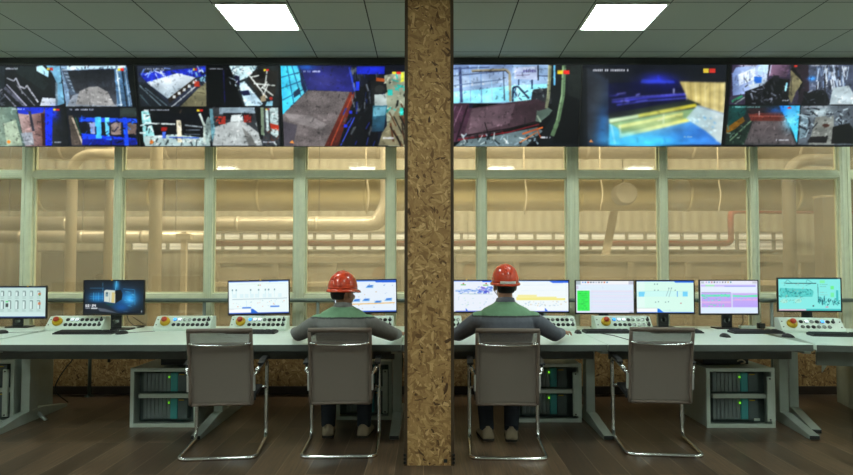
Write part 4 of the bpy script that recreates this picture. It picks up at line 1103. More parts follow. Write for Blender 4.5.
# bright process diagram (crop 225,275 x7.91)
m2 = cvs(32, 48, 504, 306, (238, 252, 252)).rect(32, 48, 504, 56, (64, 100, 190)).poly([(340, 44), (504, 40), (504, 54), (352, 58)], (40, 110, 220))
for x in (62, 92, 205, 268, 320, 346, 392): m2.rect(x - 5, 112, x + 5, 124, (110, 150, 160)).line([(x, 125), (x, 180)], 2, (190, 230, 236))
for x in (60, 120, 160, 200, 240, 300, 340, 420): m2.rect(x, 150, x + 28, 180, (222, 244, 248))
m2.line([(60, 192), (490, 188)], 3, (130, 160, 176)).line([(60, 76), (480, 70)], 2, (220, 240, 226)).rect(262, 80, 270, 86, (60, 160, 80)).rect(276, 80, 284, 86, (210, 90, 80)).rect(138, 254, 206, 264, (60, 130, 230)).rect(358, 246, 428, 256, (60, 130, 230)).line([(170, 200), (172, 250)], 2, (180, 220, 240)).line([(395, 200), (397, 244)], 2, (180, 220, 240))
dots(m2, 60, 190, 480, 250, 26, [(190, 220, 230), (220, 150, 130), (150, 190, 200)], (3, 8), 81)
m2.poly([(206, 266), (222, 268), (262, 298), (206, 298)], (40, 110, 220)).rect(32, 270, 204, 297, (250, 254, 255)).rect(32, 297, 504, 306, (50, 90, 190)).line([(32, 267), (204, 266)], 2, (190, 200, 200))
# conveyor overview of the first worker (crop 320,265 x7.91)
m3 = cvs(140, 118, 602, 380, (232, 242, 252)).rect(140, 118, 602, 128, (50, 110, 220)).poly([(430, 118), (602, 116), (602, 140), (452, 138)], (40, 100, 220)).rect(140, 370, 602, 380, (40, 90, 200))
for x, y in ((300, 285), (372, 282), (460, 300), (540, 280), (230, 290), (400, 172)):
    m3.poly([(x - 28, y + 10), (x - 12, y - 12), (x + 32, y - 14), (x + 28, y + 10)], (120, 180, 236)).poly([(x - 10, y - 8), (x + 24, y - 12), (x + 20, y), (x - 14, y + 4)], (50, 120, 220))
m3.line([(160, 318), (590, 306)], 8, (236, 190, 110)).poly([(318, 348), (334, 368), (312, 368)], (40, 120, 220)); dots(m3, 200, 140, 590, 350, 30, [(170, 200, 230), (120, 160, 210), (200, 170, 120)], (4, 9), 82)
# two wide process screens in front of the second worker (crop 450,275 x6.99)
m4 = cvs(-10, 40, 410, 262, (236, 242, 252)).poly([(215, 38), (410, 38), (410, 50), (228, 50)], (40, 100, 230)).rect(-10, 40, 215, 46, (120, 150, 230)).rect(70, 66, 106, 74, (120, 200, 120)).rect(232, 68, 270, 76, (120, 200, 120)).poly([(80, 62), (92, 55), (94, 66)], (190, 60, 60)).poly([(244, 62), (258, 55), (260, 66)], (190, 60, 60))
m4.rect(30, 106, 300, 120, (170, 200, 240)).clutter(40, 95, 200, 130, 30, [(60, 120, 230), (140, 170, 240), (220, 230, 250)], (10, 30), (3, 7), 83, .9, 0).clutter(200, 85, 300, 130, 30, [(60, 80, 210), (150, 130, 220), (110, 160, 240)], (10, 30), (4, 9), 84, .9, 0).line([(50, 134), (300, 136)], 3, (150, 190, 190)); dots(m4, 30, 150, 380, 235, 30, [(200, 220, 236), (214, 236, 230)], (6, 12), 85)
m4.poly([(105, 236), (128, 262), (106, 262)], (40, 110, 230)).rect(30, 256, 410, 262, (90, 110, 210))
m5 = cvs(405, 36, 832, 266, (242, 250, 252)).rect(405, 36, 832, 42, (120, 160, 230)).poly([(690, 40), (832, 36), (832, 52), (720, 54)], (40, 100, 230))
m5.rect(460, 140, 600, 160, (246, 240, 170)).rect(450, 155, 745, 172, (246, 240, 160)).rect(450, 166, 808, 180, (244, 236, 140)).line([(480, 70), (800, 66)], 2, (220, 236, 244)).line([(480, 110), (810, 106)], 2, (226, 240, 246)); dots(m5, 480, 186, 810, 225, 40, [(206, 224, 232), (226, 220, 200), (190, 214, 230)], (5, 12), 86)
m5.poly([(658, 236), (682, 262), (660, 262)], (40, 110, 230)).rect(405, 260, 832, 266, (110, 130, 220)).rect(600, 232, 656, 258, (250, 252, 255))
# green list (crop 575,278 x12.5)
m6 = cvs(12, 36, 738, 440, (226, 232, 250)).rect(12, 36, 738, 80, (244, 246, 250)).rect(12, 36, 72, 82, (176, 190, 200)).rect(675, 40, 738, 80, (196, 200, 214)).rect(12, 88, 738, 155, (224, 240, 252))
for k, c in enumerate(((150, 180, 240), (90, 160, 220), (200, 90, 90), (110, 120, 140), (150, 160, 180), (190, 200, 220), (120, 130, 150), (150, 150, 160), (210, 110, 70), (80, 150, 200))): m6.rect(90 + 34 * k, 46, 108 + 34 * k, 64, c)
m6.rect(28, 160, 185, 415, (60, 240, 90))
for k in range(10): m6.clutter(50, 170 + 26 * k, 160, 174 + 26 * k, 9, [(30, 190, 60), (40, 150, 60)], (6, 14), (4, 7), 90 + k, .8, 0)
for k in range(13): m6.line([(200, 165 + 21 * k), (720, 165 + 21 * k)], 3, ((240, 214, 226), (206, 216, 244), (200, 240, 240))[k % 3])
m6.rect(20, 100, 44, 140, (214, 206, 230)).line([(350, 100), (352, 145)], 3, (200, 210, 240)).rect(680, 425, 725, 438, (150, 160, 190))
# pale layout (crop 635,278 x12.5)
m7 = cvs(14, 38, 740, 438, (216, 252, 238)).rect(14, 38, 740, 48, (70, 110, 200)).poly([(480, 36), (740, 36), (740, 62), (510, 62)], (30, 100, 220)).rect(14, 48, 120, 438, (226, 252, 244)).rect(14, 380, 276, 432, (250, 255, 255)).line([(14, 380), (276, 380)], 3, (180, 200, 190)).poly([(278, 384), (300, 388), (355, 430), (278, 430)], (30, 120, 230)).rect(14, 428, 740, 438, (60, 110, 210))
m7.rect(14, 168, 670, 236, (206, 250, 244)).poly([(42, 175), (124, 175), (110, 236), (42, 236)], (120, 214, 250)).rect(600, 174, 662, 234, (120, 214, 250)).rect(526, 168, 536, 238, (90, 160, 230)).line([(428, 135), (390, 232)], 4, (110, 140, 150)).line([(458, 130), (425, 240)], 4, (110, 140, 150)).line([(60, 168), (670, 168)], 2, (160, 220, 214)).line([(60, 238), (670, 238)], 2, (160, 220, 214))
for x, y in ((245, 80), (280, 80), (425, 130), (458, 130), (255, 305), (292, 300), (380, 305), (418, 300), (575, 318), (505, 155), (245, 155), (288, 155)): m7.rect(x - 6, y - 6, x + 8, y + 6, (120, 160, 160))
m7.rect(565, 312, 585, 324, (190, 130, 130)).stamp(355, 402, 90, 6, (150, 180, 170), 95)
# purple chart (crop 697,276 x11.88)
m8 = cvs(42, 58, 722, 442, (226, 232, 252)).rect(42, 58, 722, 95, (236, 236, 250)).rect(55, 66, 92, 92, (190, 200, 214)).rect(660, 66, 715, 92, (206, 206, 220))
for k, c in enumerate(((190, 160, 220), (70, 160, 220), (190, 110, 140), (60, 80, 110), (150, 160, 200), (180, 190, 220), (120, 120, 150), (130, 130, 150), (210, 180, 90), (60, 150, 170))): m8.rect(112 + 32 * k, 68, 126 + 32 * k, 84, c)
m8.rect(55, 108, 700, 128, (206, 190, 250)).rect(108, 108, 215, 126, (170, 240, 190)).line([(330, 124), (700, 124)], 8, (120, 130, 240)).rect(55, 132, 700, 190, (230, 240, 255)).line([(58, 195), (405, 195)], 6, (160, 150, 190))
m8.rect(58, 200, 410, 368, (196, 176, 246), grad=((200, 160, 240), 'y')).rect(428, 205, 720, 368, (206, 178, 244), grad=((186, 166, 250), 'y')).rect(58, 222, 400, 246, (110, 236, 190)).poly([(425, 225), (560, 232), (720, 222), (720, 250), (425, 248)], (110, 236, 190)).rect(430, 270, 715, 290, (224, 176, 236)).rect(58, 300, 405, 322, (220, 180, 236))
m8.clutter(60, 215, 400, 300, 46, [(110, 240, 220), (150, 190, 250), (90, 220, 190), (180, 170, 250)], (10, 26), (6, 12), 96, .9, 0).clutter(80, 335, 330, 362, 22, [(100, 240, 170), (110, 220, 230), (170, 170, 250)], (10, 26), (6, 10), 97, .9, 0).clutter(430, 255, 715, 280, 10, [(130, 220, 240), (170, 170, 250)], (8, 22), (5, 9), 98, .9, 0).rect(55, 372, 720, 440, (222, 238, 255)).rect(410, 200, 428, 370, (214, 214, 250))
# turquoise diagram (crop 775,275 x7.91)
m9 = cvs(32, 36, 522, 286, (136, 236, 230)).rect(32, 36, 522, 42, (30, 110, 120)).rect(500, 30, 520, 40, (230, 220, 220)).rect(32, 274, 250, 286, (220, 196, 214)).rect(250, 272, 522, 286, (70, 190, 190))
m9.poly([(45, 110), (290, 118), (312, 140), (300, 178), (60, 182), (40, 150)], (88, 204, 200)).clutter(45, 115, 300, 180, 70, [(40, 150, 150), (110, 220, 214), (20, 120, 126), (70, 190, 180)], (8, 24), (3, 7), 99)
m9.line([(90, 74), (332, 74)], 5, (30, 60, 70)).line([(344, 78), (346, 198)], 4, (40, 100, 110)).clutter(60, 60, 240, 200, 40, [(170, 190, 170), (90, 170, 160), (190, 150, 140)], (4, 12), (2, 4), 100).oval(78, 212, 30, 16, (170, 236, 220)).oval(188, 210, 28, 16, (170, 236, 220)).clutter(50, 200, 220, 226, 20, [(120, 150, 120), (90, 190, 180)], (6, 14), (2, 4), 101)
for a, b in (((85, 74), (105, 45)), ((105, 45), (140, 72)), ((250, 80), (262, 44)), ((262, 44), (310, 74)), ((250, 90), (300, 74))): m9.line([a, b], 2.5, (60, 140, 146))
m9.clutter(345, 180, 410, 240, 40, [(20, 110, 120), (60, 190, 190), (10, 80, 90)], (8, 26), (3, 6), 102, .9, 1.57).clutter(415, 190, 510, 240, 44, [(20, 120, 130), (90, 210, 200), (10, 80, 90)], (8, 22), (3, 6), 103).rect(486, 128, 502, 214, (60, 190, 190)).rect(444, 94, 470, 120, (110, 240, 140)).rect(444, 146, 470, 180, (120, 240, 170)).rect(360, 50, 400, 72, (130, 240, 170)).stamp(360, 80, 60, 6, (110, 190, 170), 104).stamp(360, 95, 50, 6, (110, 190, 170), 105).stamp(360, 140, 54, 6, (150, 200, 190), 106).stamp(360, 160, 60, 6, (150, 200, 190), 107).rect(302, 244, 312, 254, (30, 40, 50)).rect(402, 252, 424, 262, (220, 150, 180))


def monitor(label, cv, px0, px1, py0, py1, Y, yaw=0.0, roll=0.0, neck_y=None, w=None, tab=None, base=(-.11, .11)):
    """Monitor whose glass sits at depth Y; stand foot on the desk just behind."""
    a = at(px0, py0, Y); b = at(px1, py1, Y); w = b.x - a.x; z0 = b.z - DZ; z1 = a.z - DZ; h = w / 2
    t = thing('monitor', label, 'monitor', ((a.x + b.x) / 2, Y, DZ), yaw, 'desk monitors')
    zc = (z0 + z1) / 2; R = Matrix.Translation((0, 0, zc)) @ Matrix.Rotation(roll, 4, 'Y') @ Matrix.Translation((0, 0, -zc))
    e = .010
    MB().box((-h, .002, z0), (h, .022, z1), .003).box((-h + .12, .022, z0 + .06), (h - .12, .045, z1 - .06), .008).xf(R).build('housing', M_black, t)
    bz = MB().box((-h, -.004, z0), (h, .002, z0 + .016), .001).box((-h, -.004, z1 - e), (h, .002, z1), .001).box((-h, -.004, z0 + .016), (-h + e, .002, z1 - e)).box((h - e, -.004, z0 + .016), (h, .002, z1 - e)).xf(R).build('bezel', M_black, t)
    if tab: MB().box((tab - .008, -.006, z1 - .008), (tab + .008, -.004, z1 + .003)).xf(R).build('sticker', M_yel, bz, label='small yellow sticker')
    p = picture('screen', cv, -h + e, h - e, z0 + .016, z1 - e, .0015, t); p.data.transform(R)
    # neck plate with a round cable hole
    ny = .05; hw = .05; zb, zt = .012, zc
    n = MB(); hz = min(.085, (z0) * .55 + .02); rr = .02; K = 24; f0 = []; f1 = []
    for y, lst in ((ny, f0), (ny + .014, f1)):
        o_, i_ = [], []
        for k in range(K):
            an = 2 * PI * k / K; cx, sx = math.cos(an), math.sin(an); i_.append(n.bm.verts.new((rr * cx, y, hz + rr * sx)))
            s = min(hw / abs(cx) if abs(cx) > 1e-6 else 9, .05 / abs(sx) if abs(sx) > 1e-6 else 9); o_.append(n.bm.verts.new((cx * s, y, hz + sx * s)))
        lst.extend((o_, i_))
    for k in range(K):
        j = (k + 1) % K
        n.bm.faces.new((f0[0][k], f0[0][j], f0[1][j], f0[1][k])); n.bm.faces.new((f1[0][k], f1[1][k], f1[1][j], f1[0][j]))
        n.bm.faces.new((f0[1][k], f0[1][j], f1[1][j], f1[1][k])); n.bm.faces.new((f0[0][k], f1[0][k], f1[0][j], f0[0][j]))
    n.box((-hw, ny, hz + .05), (hw, ny + .014, zt), .002)
    if hz - .05 > .014: n.box((-hw, ny, .008), (hw, ny + .014, hz - .05), .002)
    nk = n.build('stand_neck', M_black, t)
    MB().lathe([(.026, -.002), (.026, .016), (.0205, .016), (.0205, -.002)], (0, ny, hz), axis='y', n=28).build('cable_ring', M_ring, nk)
    MB().box((base[0], ny - .03, 0), (base[1], ny + .12, .012), .004).build('stand_base', M_black, t)
    return t


monitor('monitor showing rows of small white boxes, on the angled end desk', m0, -15, 45.5, 286, 319, 6.42, .05, 0, tab=.12)
monitor('monitor with dark blue lock screen and a white clock', m1, 84, 144, 279.8, 315, 6.22, .02, 0, tab=-.02, base=(-.045, .14))
monitor('tilted bright white monitor behind the empty chair by the first worker', m2, 228, 289.5, 280.0, 315, 6.40, 0, -.022, tab=.02)
monitor('monitor with blue shapes over an orange line, beside the first worker', m3, 334, 397, 279.3, 313.5, 6.40, .02, -.012)
monitor('monitor half behind the pillar with a blue flow diagram', m4, 449, 508.6, 279.8, 313.2, 6.40, 0, 0, tab=-.12)
monitor('monitor with pale yellow bars beside the second worker', m5, 509.2, 569.5, 279.8, 313.2, 6.40)
monitor('monitor with a bright green list', m6, 575, 634.8, 280, 314.3, 6.38)
monitor('monitor with pale green layout and two blue squares', m7, 635.4, 695, 280, 314.3, 6.38, tab=None)
monitor('monitor with purple and green charts', m8, 699, 759, 279.8, 315, 6.30)
monitor('monitor with turquoise plant diagram', m9, 778, 841, 277.6, 312.2, 6.26, -.06)


# ------------------------------------------------------------------ keyboards and mice
def keyboard(label, px, py, rz=0.0, w=.47):
    p = on_desk(px, py); t = thing('keyboard', label, 'keyboard', (p.x, p.y, DZ), rz, 'black keyboards')
    h = w / 2
    MB().prism([(-.075, 0), (-.075, .012), (.075, .024), (.075, 0)], 'x', -h, h, .003).build('body', M_key, t)
    m = MB()
    for r in range(6):
        y = -.062 + r * .0215; z = .012 + (y + .075) * .08; x = -h + .012
        cols = 21
        kw = (w - .024) / cols
        for c in range(cols):
            if c in (15, 17 + 1) and r % 2: continue
            if r == 0 and 4 <= c <= 8:
                if c == 4: m.box((x + 4 * kw + .001, y, z), (x + 9 * kw - .001, y + .018, z + .008))
                continue
            m.box((x + c * kw + .001, y, z), (x + (c + 1) * kw - .001, y + .018, z + .008))
    m.build('key_bed', M_keyc, t)
    return t


def mouse(label, px, py, rz=0.0, cord=True):
    p = on_desk(px, py); t = thing('mouse', label, 'computer mouse', (p.x, p.y, DZ), rz, 'black computer mice')
    prof = []
    m = MB(); rings = []
    for k in range(9):
        s = k / 8; y = -.055 + .11 * s; ww = .031 * math.sin(PI * min(.97, max(.05, .12 + .8 * s))) ** .5; hh = .004 + .030 * math.sin(PI * (.1 + .75 * s)) ** .8
        rings.append([(ww * math.cos(a), y, max(.0, hh * math.sin(a))) for a in [PI * j / 10 for j in range(11)]])
    m.rings(rings).build('shell', M_black, t)
    MB().lathe([(.008, -.004), (.010, 0), (.008, .004)], (0, .032, .021), axis='x', n=14).build('scroll_wheel', M_dark, t)
    if cord: MB().tube([(0, .055, .006), (.01, .12, .004), (.05, .2, .004), (.09, .28, .004)], .0022, n=6, fillet=.05).build('cord', M_cable, t)
    return t


keyboard('black keyboard lying before the console of the desk clock screen', 86, 333.6, .0, .53)
keyboard('black keyboard lying before the tilted bright screen, behind the empty chair', 252, 333.2, 0, .45)
keyboard('black keyboard before the worker with turned head', 345, 333.8, 0, .44)
keyboard('black keyboard before the worker with the white helmet strip', 500, 334.2, 0, .44)
keyboard('black keyboard lying before the console of the green list screen', 607, 332.7, .0, .43)
keyboard('black keyboard half hidden by the last empty chair', 676, 332.6, 0, .46)
keyboard('black keyboard lying before the purple chart monitor', 756, 333.0, 0, .46)
keyboard('black keyboard at the end desk under the turquoise screen', 838, 336.0, -.18, .46)
mouse('black mouse beside the keyboard of the desk clock screen', 122, 334.0, -.5)
mouse('black mouse near the screen of small boxes', 1, 333.5, -.9)
mouse('black mouse before the purple chart screen, left of its keyboard', 725, 337.0, .2, cord=False)
mouse('black mouse at the far end of the purple chart keyboard, by the end desk', 788, 337.2, .3, cord=False)
mouse('black mouse by the fingertips of the worker with the helmet strip', 578, 333.2, 0)

# power strip, adapter, loose cables
p = on_desk(747.5, 328.6)
t = thing('power_strip', 'white power strip beside the purple chart monitor', 'power strip', (p.x, p.y, DZ))
MB().box((-.075, -.03, 0), (.075, .03, .03), .006).build('body', M_con, t)
for k in range(4): MB().box((-.07 + .036 * k, -.018, .03), (-.044 + .036 * k, .018, .032), .001).build('socket', M_black, t)
p = on_desk(759, 328.6)
t = thing('power_adapter', 'small black power adapter beside the white power strip', 'adapter', (p.x + .03, p.y + .02, DZ))
MB().box((-.032, -.025, 0), (.032, .025, .052), .006).build('body', M_black, t)
MB().box((-.006, -.012, .052), (.0, .012, .06)).build('plug_pin', M_ring, t)


def cable(label, pts, r=.004, m=None, n=8, fl=.08):
    ps = [Vector(q) for q in pts]
    o = MB().tube(ps, r, n=n, fillet=fl).build('cable', m or M_cable); tag(o, label, 'cable'); return o


q = on_desk(128, 327)
cable('thin cable looping over the desk beside the desk clock screen', [(q.x - .02, q.y, DZ + .17), (q.x + .0, q.y, DZ + .06), (q.x + .06, q.y + .02, DZ + .006), (q.x + .2, q.y - .03, DZ + .006), (q.x + .14, q.y - .12, DZ + .006)], .004)
cable('thin cable coiled behind the desk clock screen stand', [(q.x + .02, q.y + .05, DZ + .1), (q.x + .1, q.y + .04, DZ + .05), (q.x + .17, q.y + .06, DZ + .006), (q.x + .05, q.y + .09, DZ + .006)], .004)
q = on_desk(723, 327)
cable('thin cable hanging behind the purple chart monitor', [(q.x + .16, q.y - .04, DZ + .2), (q.x + .19, q.y - .04, DZ + .05), (q.x + .17, q.y + .02, DZ + .006), (q.x + .3, q.y + .03, DZ + .006)], .004)
q = on_desk(603, 331)
cable('white mouse cable trailing over the desk front near the green list screen', [(q.x - .1, 5.95, DZ + .004), (q.x - .02, 5.75, DZ + .004), (q.x + .02, 5.4, DZ + .004), (q.x + .02, DF - .008, DZ + .004), (q.x + .02, DF - .008, DZ - .03)], .003, fl=.004)
q = at(54, 380, 6.3)
cable('thin black cable hanging in a loop under the desk of the clock screen', [(q.x - .08, 6.52, .69), (q.x + .12, 6.52, .5), (q.x - .05, 6.52, .3), (q.x - .14, 6.52, .12), (q.x + .02, 6.52, .006)], .006, fl=.15)
q = at(109, 360, 6.4)
cable('dark cable bundle hanging under the desk beside the rack', [(q.x - .08, 6.4, .69), (q.x, 6.4, .58), (q.x + .0, 6.4, .42)], .014, fl=.06)
q = at(387, 370, 6.0)
cable('black cable looping under the desk by the worker with turned head', [(q.x + .0, 6.45, .69), (q.x + .14, 6.45, .5), (q.x + .1, 6.45, .2), (q.x + .12, 6.45, .006)], .008, fl=.12)


# ------------------------------------------------------------------ module racks under the desks
def rack(label, px0, px1, py_top, py_bot, depth=.6, handle=True, rz=0.0, rows=2, bottom_z=0.0):
    a = on_z(px0, py_bot, 0); b = on_z(px1, py_bot, 0); Y = a.y; w = b.x - a.x; h = w / 2; H = at(CX, py_top, Y).z
    t = thing('module_rack', label, 'equipment rack', ((a.x + b.x) / 2, Y, 0), rz, 'equipment racks under the desks')
    e = .032
    m = MB().box((-h, .0, 0), (h, .03, e), .003).box((-h, 0, H - e), (h, .03, H), .003).box((-h, 0, e), (-h + e, .03, H - e), .002).box((h - e, 0, e), (h, .03, H - e), .002)
    m.build('front_frame', M_rackf, t)
    m = MB().box((-h + .004, .03, .004), (-h + .012, depth, H - .004)).box((h - .012, .03, .004), (h - .004, depth, H - .004)).box((-h + .012, .03, .004), (h - .012, depth, .012)).box((-h + .012, .03, H - .012), (h - .012, depth, H - .004)).box((-h + .012, depth - .01, .012), (h - .012, depth, H - .012))
    m.build('housing', M_racki if False else M_leg, t)
    MB().box((-h + .013, .16, .013), (h - .013, .17, H - .013)).build('back_plate', M_racki, t)
    zm = H * .52
    MB().box((-h + e + .03, .02, zm - .018), (h - e - .01, .05, zm + .018), .003).build('shelf_bar', M_rackf, t)
    if handle:
        g = MB().box((h - e - .05, -.03, H * .12), (h - e - .005, -.006, H * .86), .005).build('handle', M_rackf, t)
        for z in (H * .15, H * .83): MB().lathe([(.007, -.034), (.007, -.03)], (h - e - .028, 0, z), axis='y', n=12).build('screw', M_black, g)
    for z0, z1 in ((e + .025, zm - .03), (zm + .03, H - e - .02)):
        n = 7; x = -h + e + .05; W = (2 * h - 2 * e - .12) * .60 / n
        for k in range(n):
            MB().box((x + W * k + .002, .07, z0), (x + W * (k + 1) - .002, .16, z1), .003).build('module', M_mod, t)
        xt = x + W * n
        MB().box((xt + .003, .064, z0), (xt + .062, .16, z1), .003).build('teal_module', M_teal, t, label='teal faced module')
        MB().box((xt + .066, .066, z0), (min(xt + .15, h - e - .01), .16, z1), .003).build('power_module', M_racki, t)
        MB().box((xt - .014, .058, z1 - .042), (xt - .003, .07, z1 - .028), .002).build('status_light', M_led, t)
        MB().box((xt + .075, .0625, z1 - .018), (xt + .12, .066, z1 - .010)).build('name_strip', M_yel, t)
    return t


rack('equipment rack with a flat black box on it, behind the first empty chair', 129.5, 197, 368, 427.5, .62, handle=False)
rack('equipment rack beside the feet of the worker with turned head', 336, 392, 361, 420, .6)
rack('equipment rack beside the chair of the worker with the helmet strip', 514, 582, 363.5, 422.5, .6)
rack('equipment rack under the purple chart monitor, with a small label', 707, 776, 368, 428, .62)
rack('equipment rack at the edge of the picture under the end desk with the box screen', -52, 13, 360, 424, .6)
r4 = bpy.data.objects['module_rack.003']
MB().box((.14, .062, .045), (.19, .065, .066)).build('label_plate', M_con, r4)
# pale cabinet under the right end desk
a = on_z(838, 424, 0)
t = thing('pale_cabinet', 'plain pale cabinet under the end desk with the turquoise screen', 'cabinet', (a.x + .72, a.y + .35, 0), -.2)
MB().box((-.27, -.02, 0), (.27, .5, .56), .005).build('body', M_leg, t)
MB().box((-.262, -.034, .02), (.262, -.021, .545), .003).build('door', M_rackf, t)
MB().box((-.235, -.045, .4), (-.2, -.034, .42), .003).build('latch', M_black, t)
# devices lying on the racks
rk = bpy.data.objects['module_rack']
H1 = at(CX, 368, rk.location.y).z
t = thing('network_box', 'flat black box lying on the rack behind the first empty chair', 'device', (rk.location.x + .08, rk.location.y + .24, H1))
MB().box((-.16, -.12, .004), (.16, .12, .075), .006).build('casing', M_black, t)
MB().box((-.13, -.122, .03), (.10, -.12, .05)).build('port_strip', M_dark, t)
H4 = at(CX, 368, r4.location.y).z
t = thing('network_box', 'flat dark box with a yellow light lying on the rack under the purple chart monitor', 'device', (r4.location.x - .04, r4.location.y + .3, H4))
MB().box((-.2, -.12, .004), (.2, .12, .085), .006).build('casing', M_black, t)
MB().lathe([(.007, -.123), (.007, -.12)], (.02, 0, .062), axis='y', n=12).build('status_light', mat('yellow_led', (255, 220, 60), .4, var=0, emit=(255, 220, 40), estr=2.0), t)
MB().tube([(.1, -.115, .03), (.13, -.14, .05), (.17, -.135, .02), (.12, -.14, .012)], .006, n=8, fillet=.02).build('patch_cable', M_pipe, t)

# ================================================================== cantilever chairs
M_mesh = mesh_fabric_mat()
M_brk = mat('satin_bracket', (200, 202, 200), .3, metal=.35, var=.03)
M_taupe = mat('taupe_edge', (120, 106, 96), 0.5, var=0.06)
M_seat = mat('black_seat', (28, 29, 32), 0.6, var=0.08)


def chair(label, loc, rz):
    t = thing('cantilever_chair', label, 'chair', loc, rz, 'chrome cantilever chairs with mesh backs')
    hw = .268
    path = []
    L = [(-hw + .02, .10, .60), (-hw, .20, .625), (-hw, .46, .635), (-hw, .525, .60), (-hw, .50, .30), (-hw, .49, .013), (-hw, -.06, .013)]
    R = [(-x, y, z) for x, y, z in L[::-1]]
    MB().tube(L + R, .0145, n=12, fillet=.07).build('frame', M_chrome, t)
    # back shell: slightly curved sling between two side rails
    def back(s):  # s 0 bottom .. 1 top -> y, z
        z = .36 + .543 * s; y = .085 - .10 * s - .035 * math.sin(PI * s) * -1 * .6
        return y, z
    vs = []; m = MB(); nx, nz = 13, 25; W = .216
    V = [[None] * nx for _ in range(nz)]
    for j in range(nz):
        y, z = back(j / (nz - 1))
        for i in range(nx):
            u = -1 + 2 * i / (nx - 1); V[j][i] = m.bm.verts.new((u * W, y + .02 * (1 - u * u), z))
    for j in range(nz - 1):
        for i in range(nx - 1): m.bm.faces.new((V[j][i], V[j][i + 1], V[j + 1][i + 1], V[j + 1][i])).smooth = True
    b = m.build('backrest', M_mesh, t)
    md = b.modifiers.new('thick', 'SOLIDIFY'); md.thickness = .006
    for s in (-1, 1):
        pts = [(s * (W + .004), back(k / 10)[0], back(k / 10)[1]) for k in range(11)]
        MB().tube(pts, .0125, n=10).build('side_rail', M_taupe, b)
    y, z = back(1.0); MB().tube([(-W - .012, y, z + .004), (0, y + .018, z + .004), (W + .012, y, z + .004)], .0165, n=12, fillet=.2).build('top_rail', M_taupe, b)
    y, z = back(0.0); MB().tube([(-W, y, z), (0, y + .02, z), (W, y, z)], .011, n=10, fillet=.2).build('bottom_rail', M_taupe, b)
    # chrome spreader bar behind the shoulders
    y, z = back(.835); MB().tube([(-W - .002, y - .012, z), (-W + .06, y - .004, z - .014), (0, y + .012, z - .022), (W - .06, y - .004, z - .014), (W + .002, y - .012, z)], .0065, n=10, fillet=.05).build('spreader_bar', M_chrome, t)
    for s in (-1, 1):
        MB().tube([(s * W, y - .015, z + .001), (s * (W - .05), y - .009, z - .012)], [.011, .008], n=10).build('bar_clamp', M_chrome, t)
        y2, z2 = back(.18); y3, z3 = back(.40)
        MB().prism([(y2 - .013, z2), (y2 + .02, z2), (y3 + .02, z3), (y3 - .013, z3)], 'x', *sorted((s * (W + .012), s * (W + .026))), bevel=.003).build('side_bracket', M_brk, t)
        MB().cyl((s * (W + .002), .085, .56), (s * (hw - .004), .12, .605), .013, n=12).build('arm_joint', M_chrome, t)
        MB().prism([(.16, .632), (.16, .648), (.24, .662), (.44, .664), (.50, .652), (.52, .63), (.46, .642), (.22, .642)], 'x', *sorted((s * (hw - .024), s * (hw + .022))), bevel=.006).build('arm_pad', M_seat, t)
    MB().prism([(.128, .385), (.15, .425), (.46, .437), (.50, .425), (.50, .405), (.17, .395), (.14, .372)], 'x', -.238, .238, .008).build('seat', M_seat, t)
    for s in (-1, 1):
        MB().cyl((s * .236, .47, .415), (s * (hw - .004), .503, .40), .011, n=10).build('seat_joint', M_chrome, t)
    return t


CH = chair('empty chair turned a little away, nearest the lock screen monitor', (-1.505, 4.695, 0), .0)
p = [(219, 'empty chair standing behind the console row between the clock screen and the first worker', .11),
     (339.5, 'chair on which the worker with turned head sits', .035),
     (508, 'chair on which the worker with the helmet strip sits', -.05),
     (662.5, 'empty chair facing the green list screen', -.105)]
for i, (px, lb, rz) in enumerate(p):
    dy = (0, .045, 0, .085)[i]; x = (px - CX) * (4.66 + dy) / F
    if i == 0:
        CH.location = (x, 4.70, 0); CH.rotation_euler[2] = rz; CH['label'] = lb
    else:
        dup(CH, (x, 4.70 + dy, 0), rz, lb)

# ================================================================== people
M_skin = mat('skin', (176, 130, 104), 0.5, var=0.05)
M_jg = mat('work_jacket_grey', (124, 124, 123), 0.8, var=0.08, vscale=30, bump=.15)
M_jg2 = mat('work_jacket_slate', (102, 106, 118), 0.8, var=0.08, vscale=30, bump=.15)
M_green = mat('jacket_green', (120, 162, 128), 0.8, var=0.06, vscale=30, bump=.15)
M_pip = mat('jacket_piping', (66, 70, 70), 0.8, var=0.05)
M_trou = mat('dark_trousers', (36, 42, 52), 0.85, var=0.1, vscale=30, bump=.15)
M_hair = mat('black_hair', (20, 18, 18), 0.7, var=0.2, vscale=60, bump=.3)
M_helm = mat('red_helmet', (224, 74, 42), 0.22, var=0.04, coat=.5)
M_sticker = mat('pale_strip', (206, 196, 186), 0.5, var=0.05)
M_shoe = mat('tan_shoe', (158, 142, 118), 0.6, var=0.08)
M_sole = mat('dark_sole', (52, 46, 40), 0.7, var=0.08)
M_eye = mat('eye_white', (230, 228, 222), 0.3, var=0.0)
M_iris = mat('iris_dark', (34, 24, 18), 0.2, var=0.0)
M_lip = mat('lips', (150, 92, 84), 0.5, var=0.03)


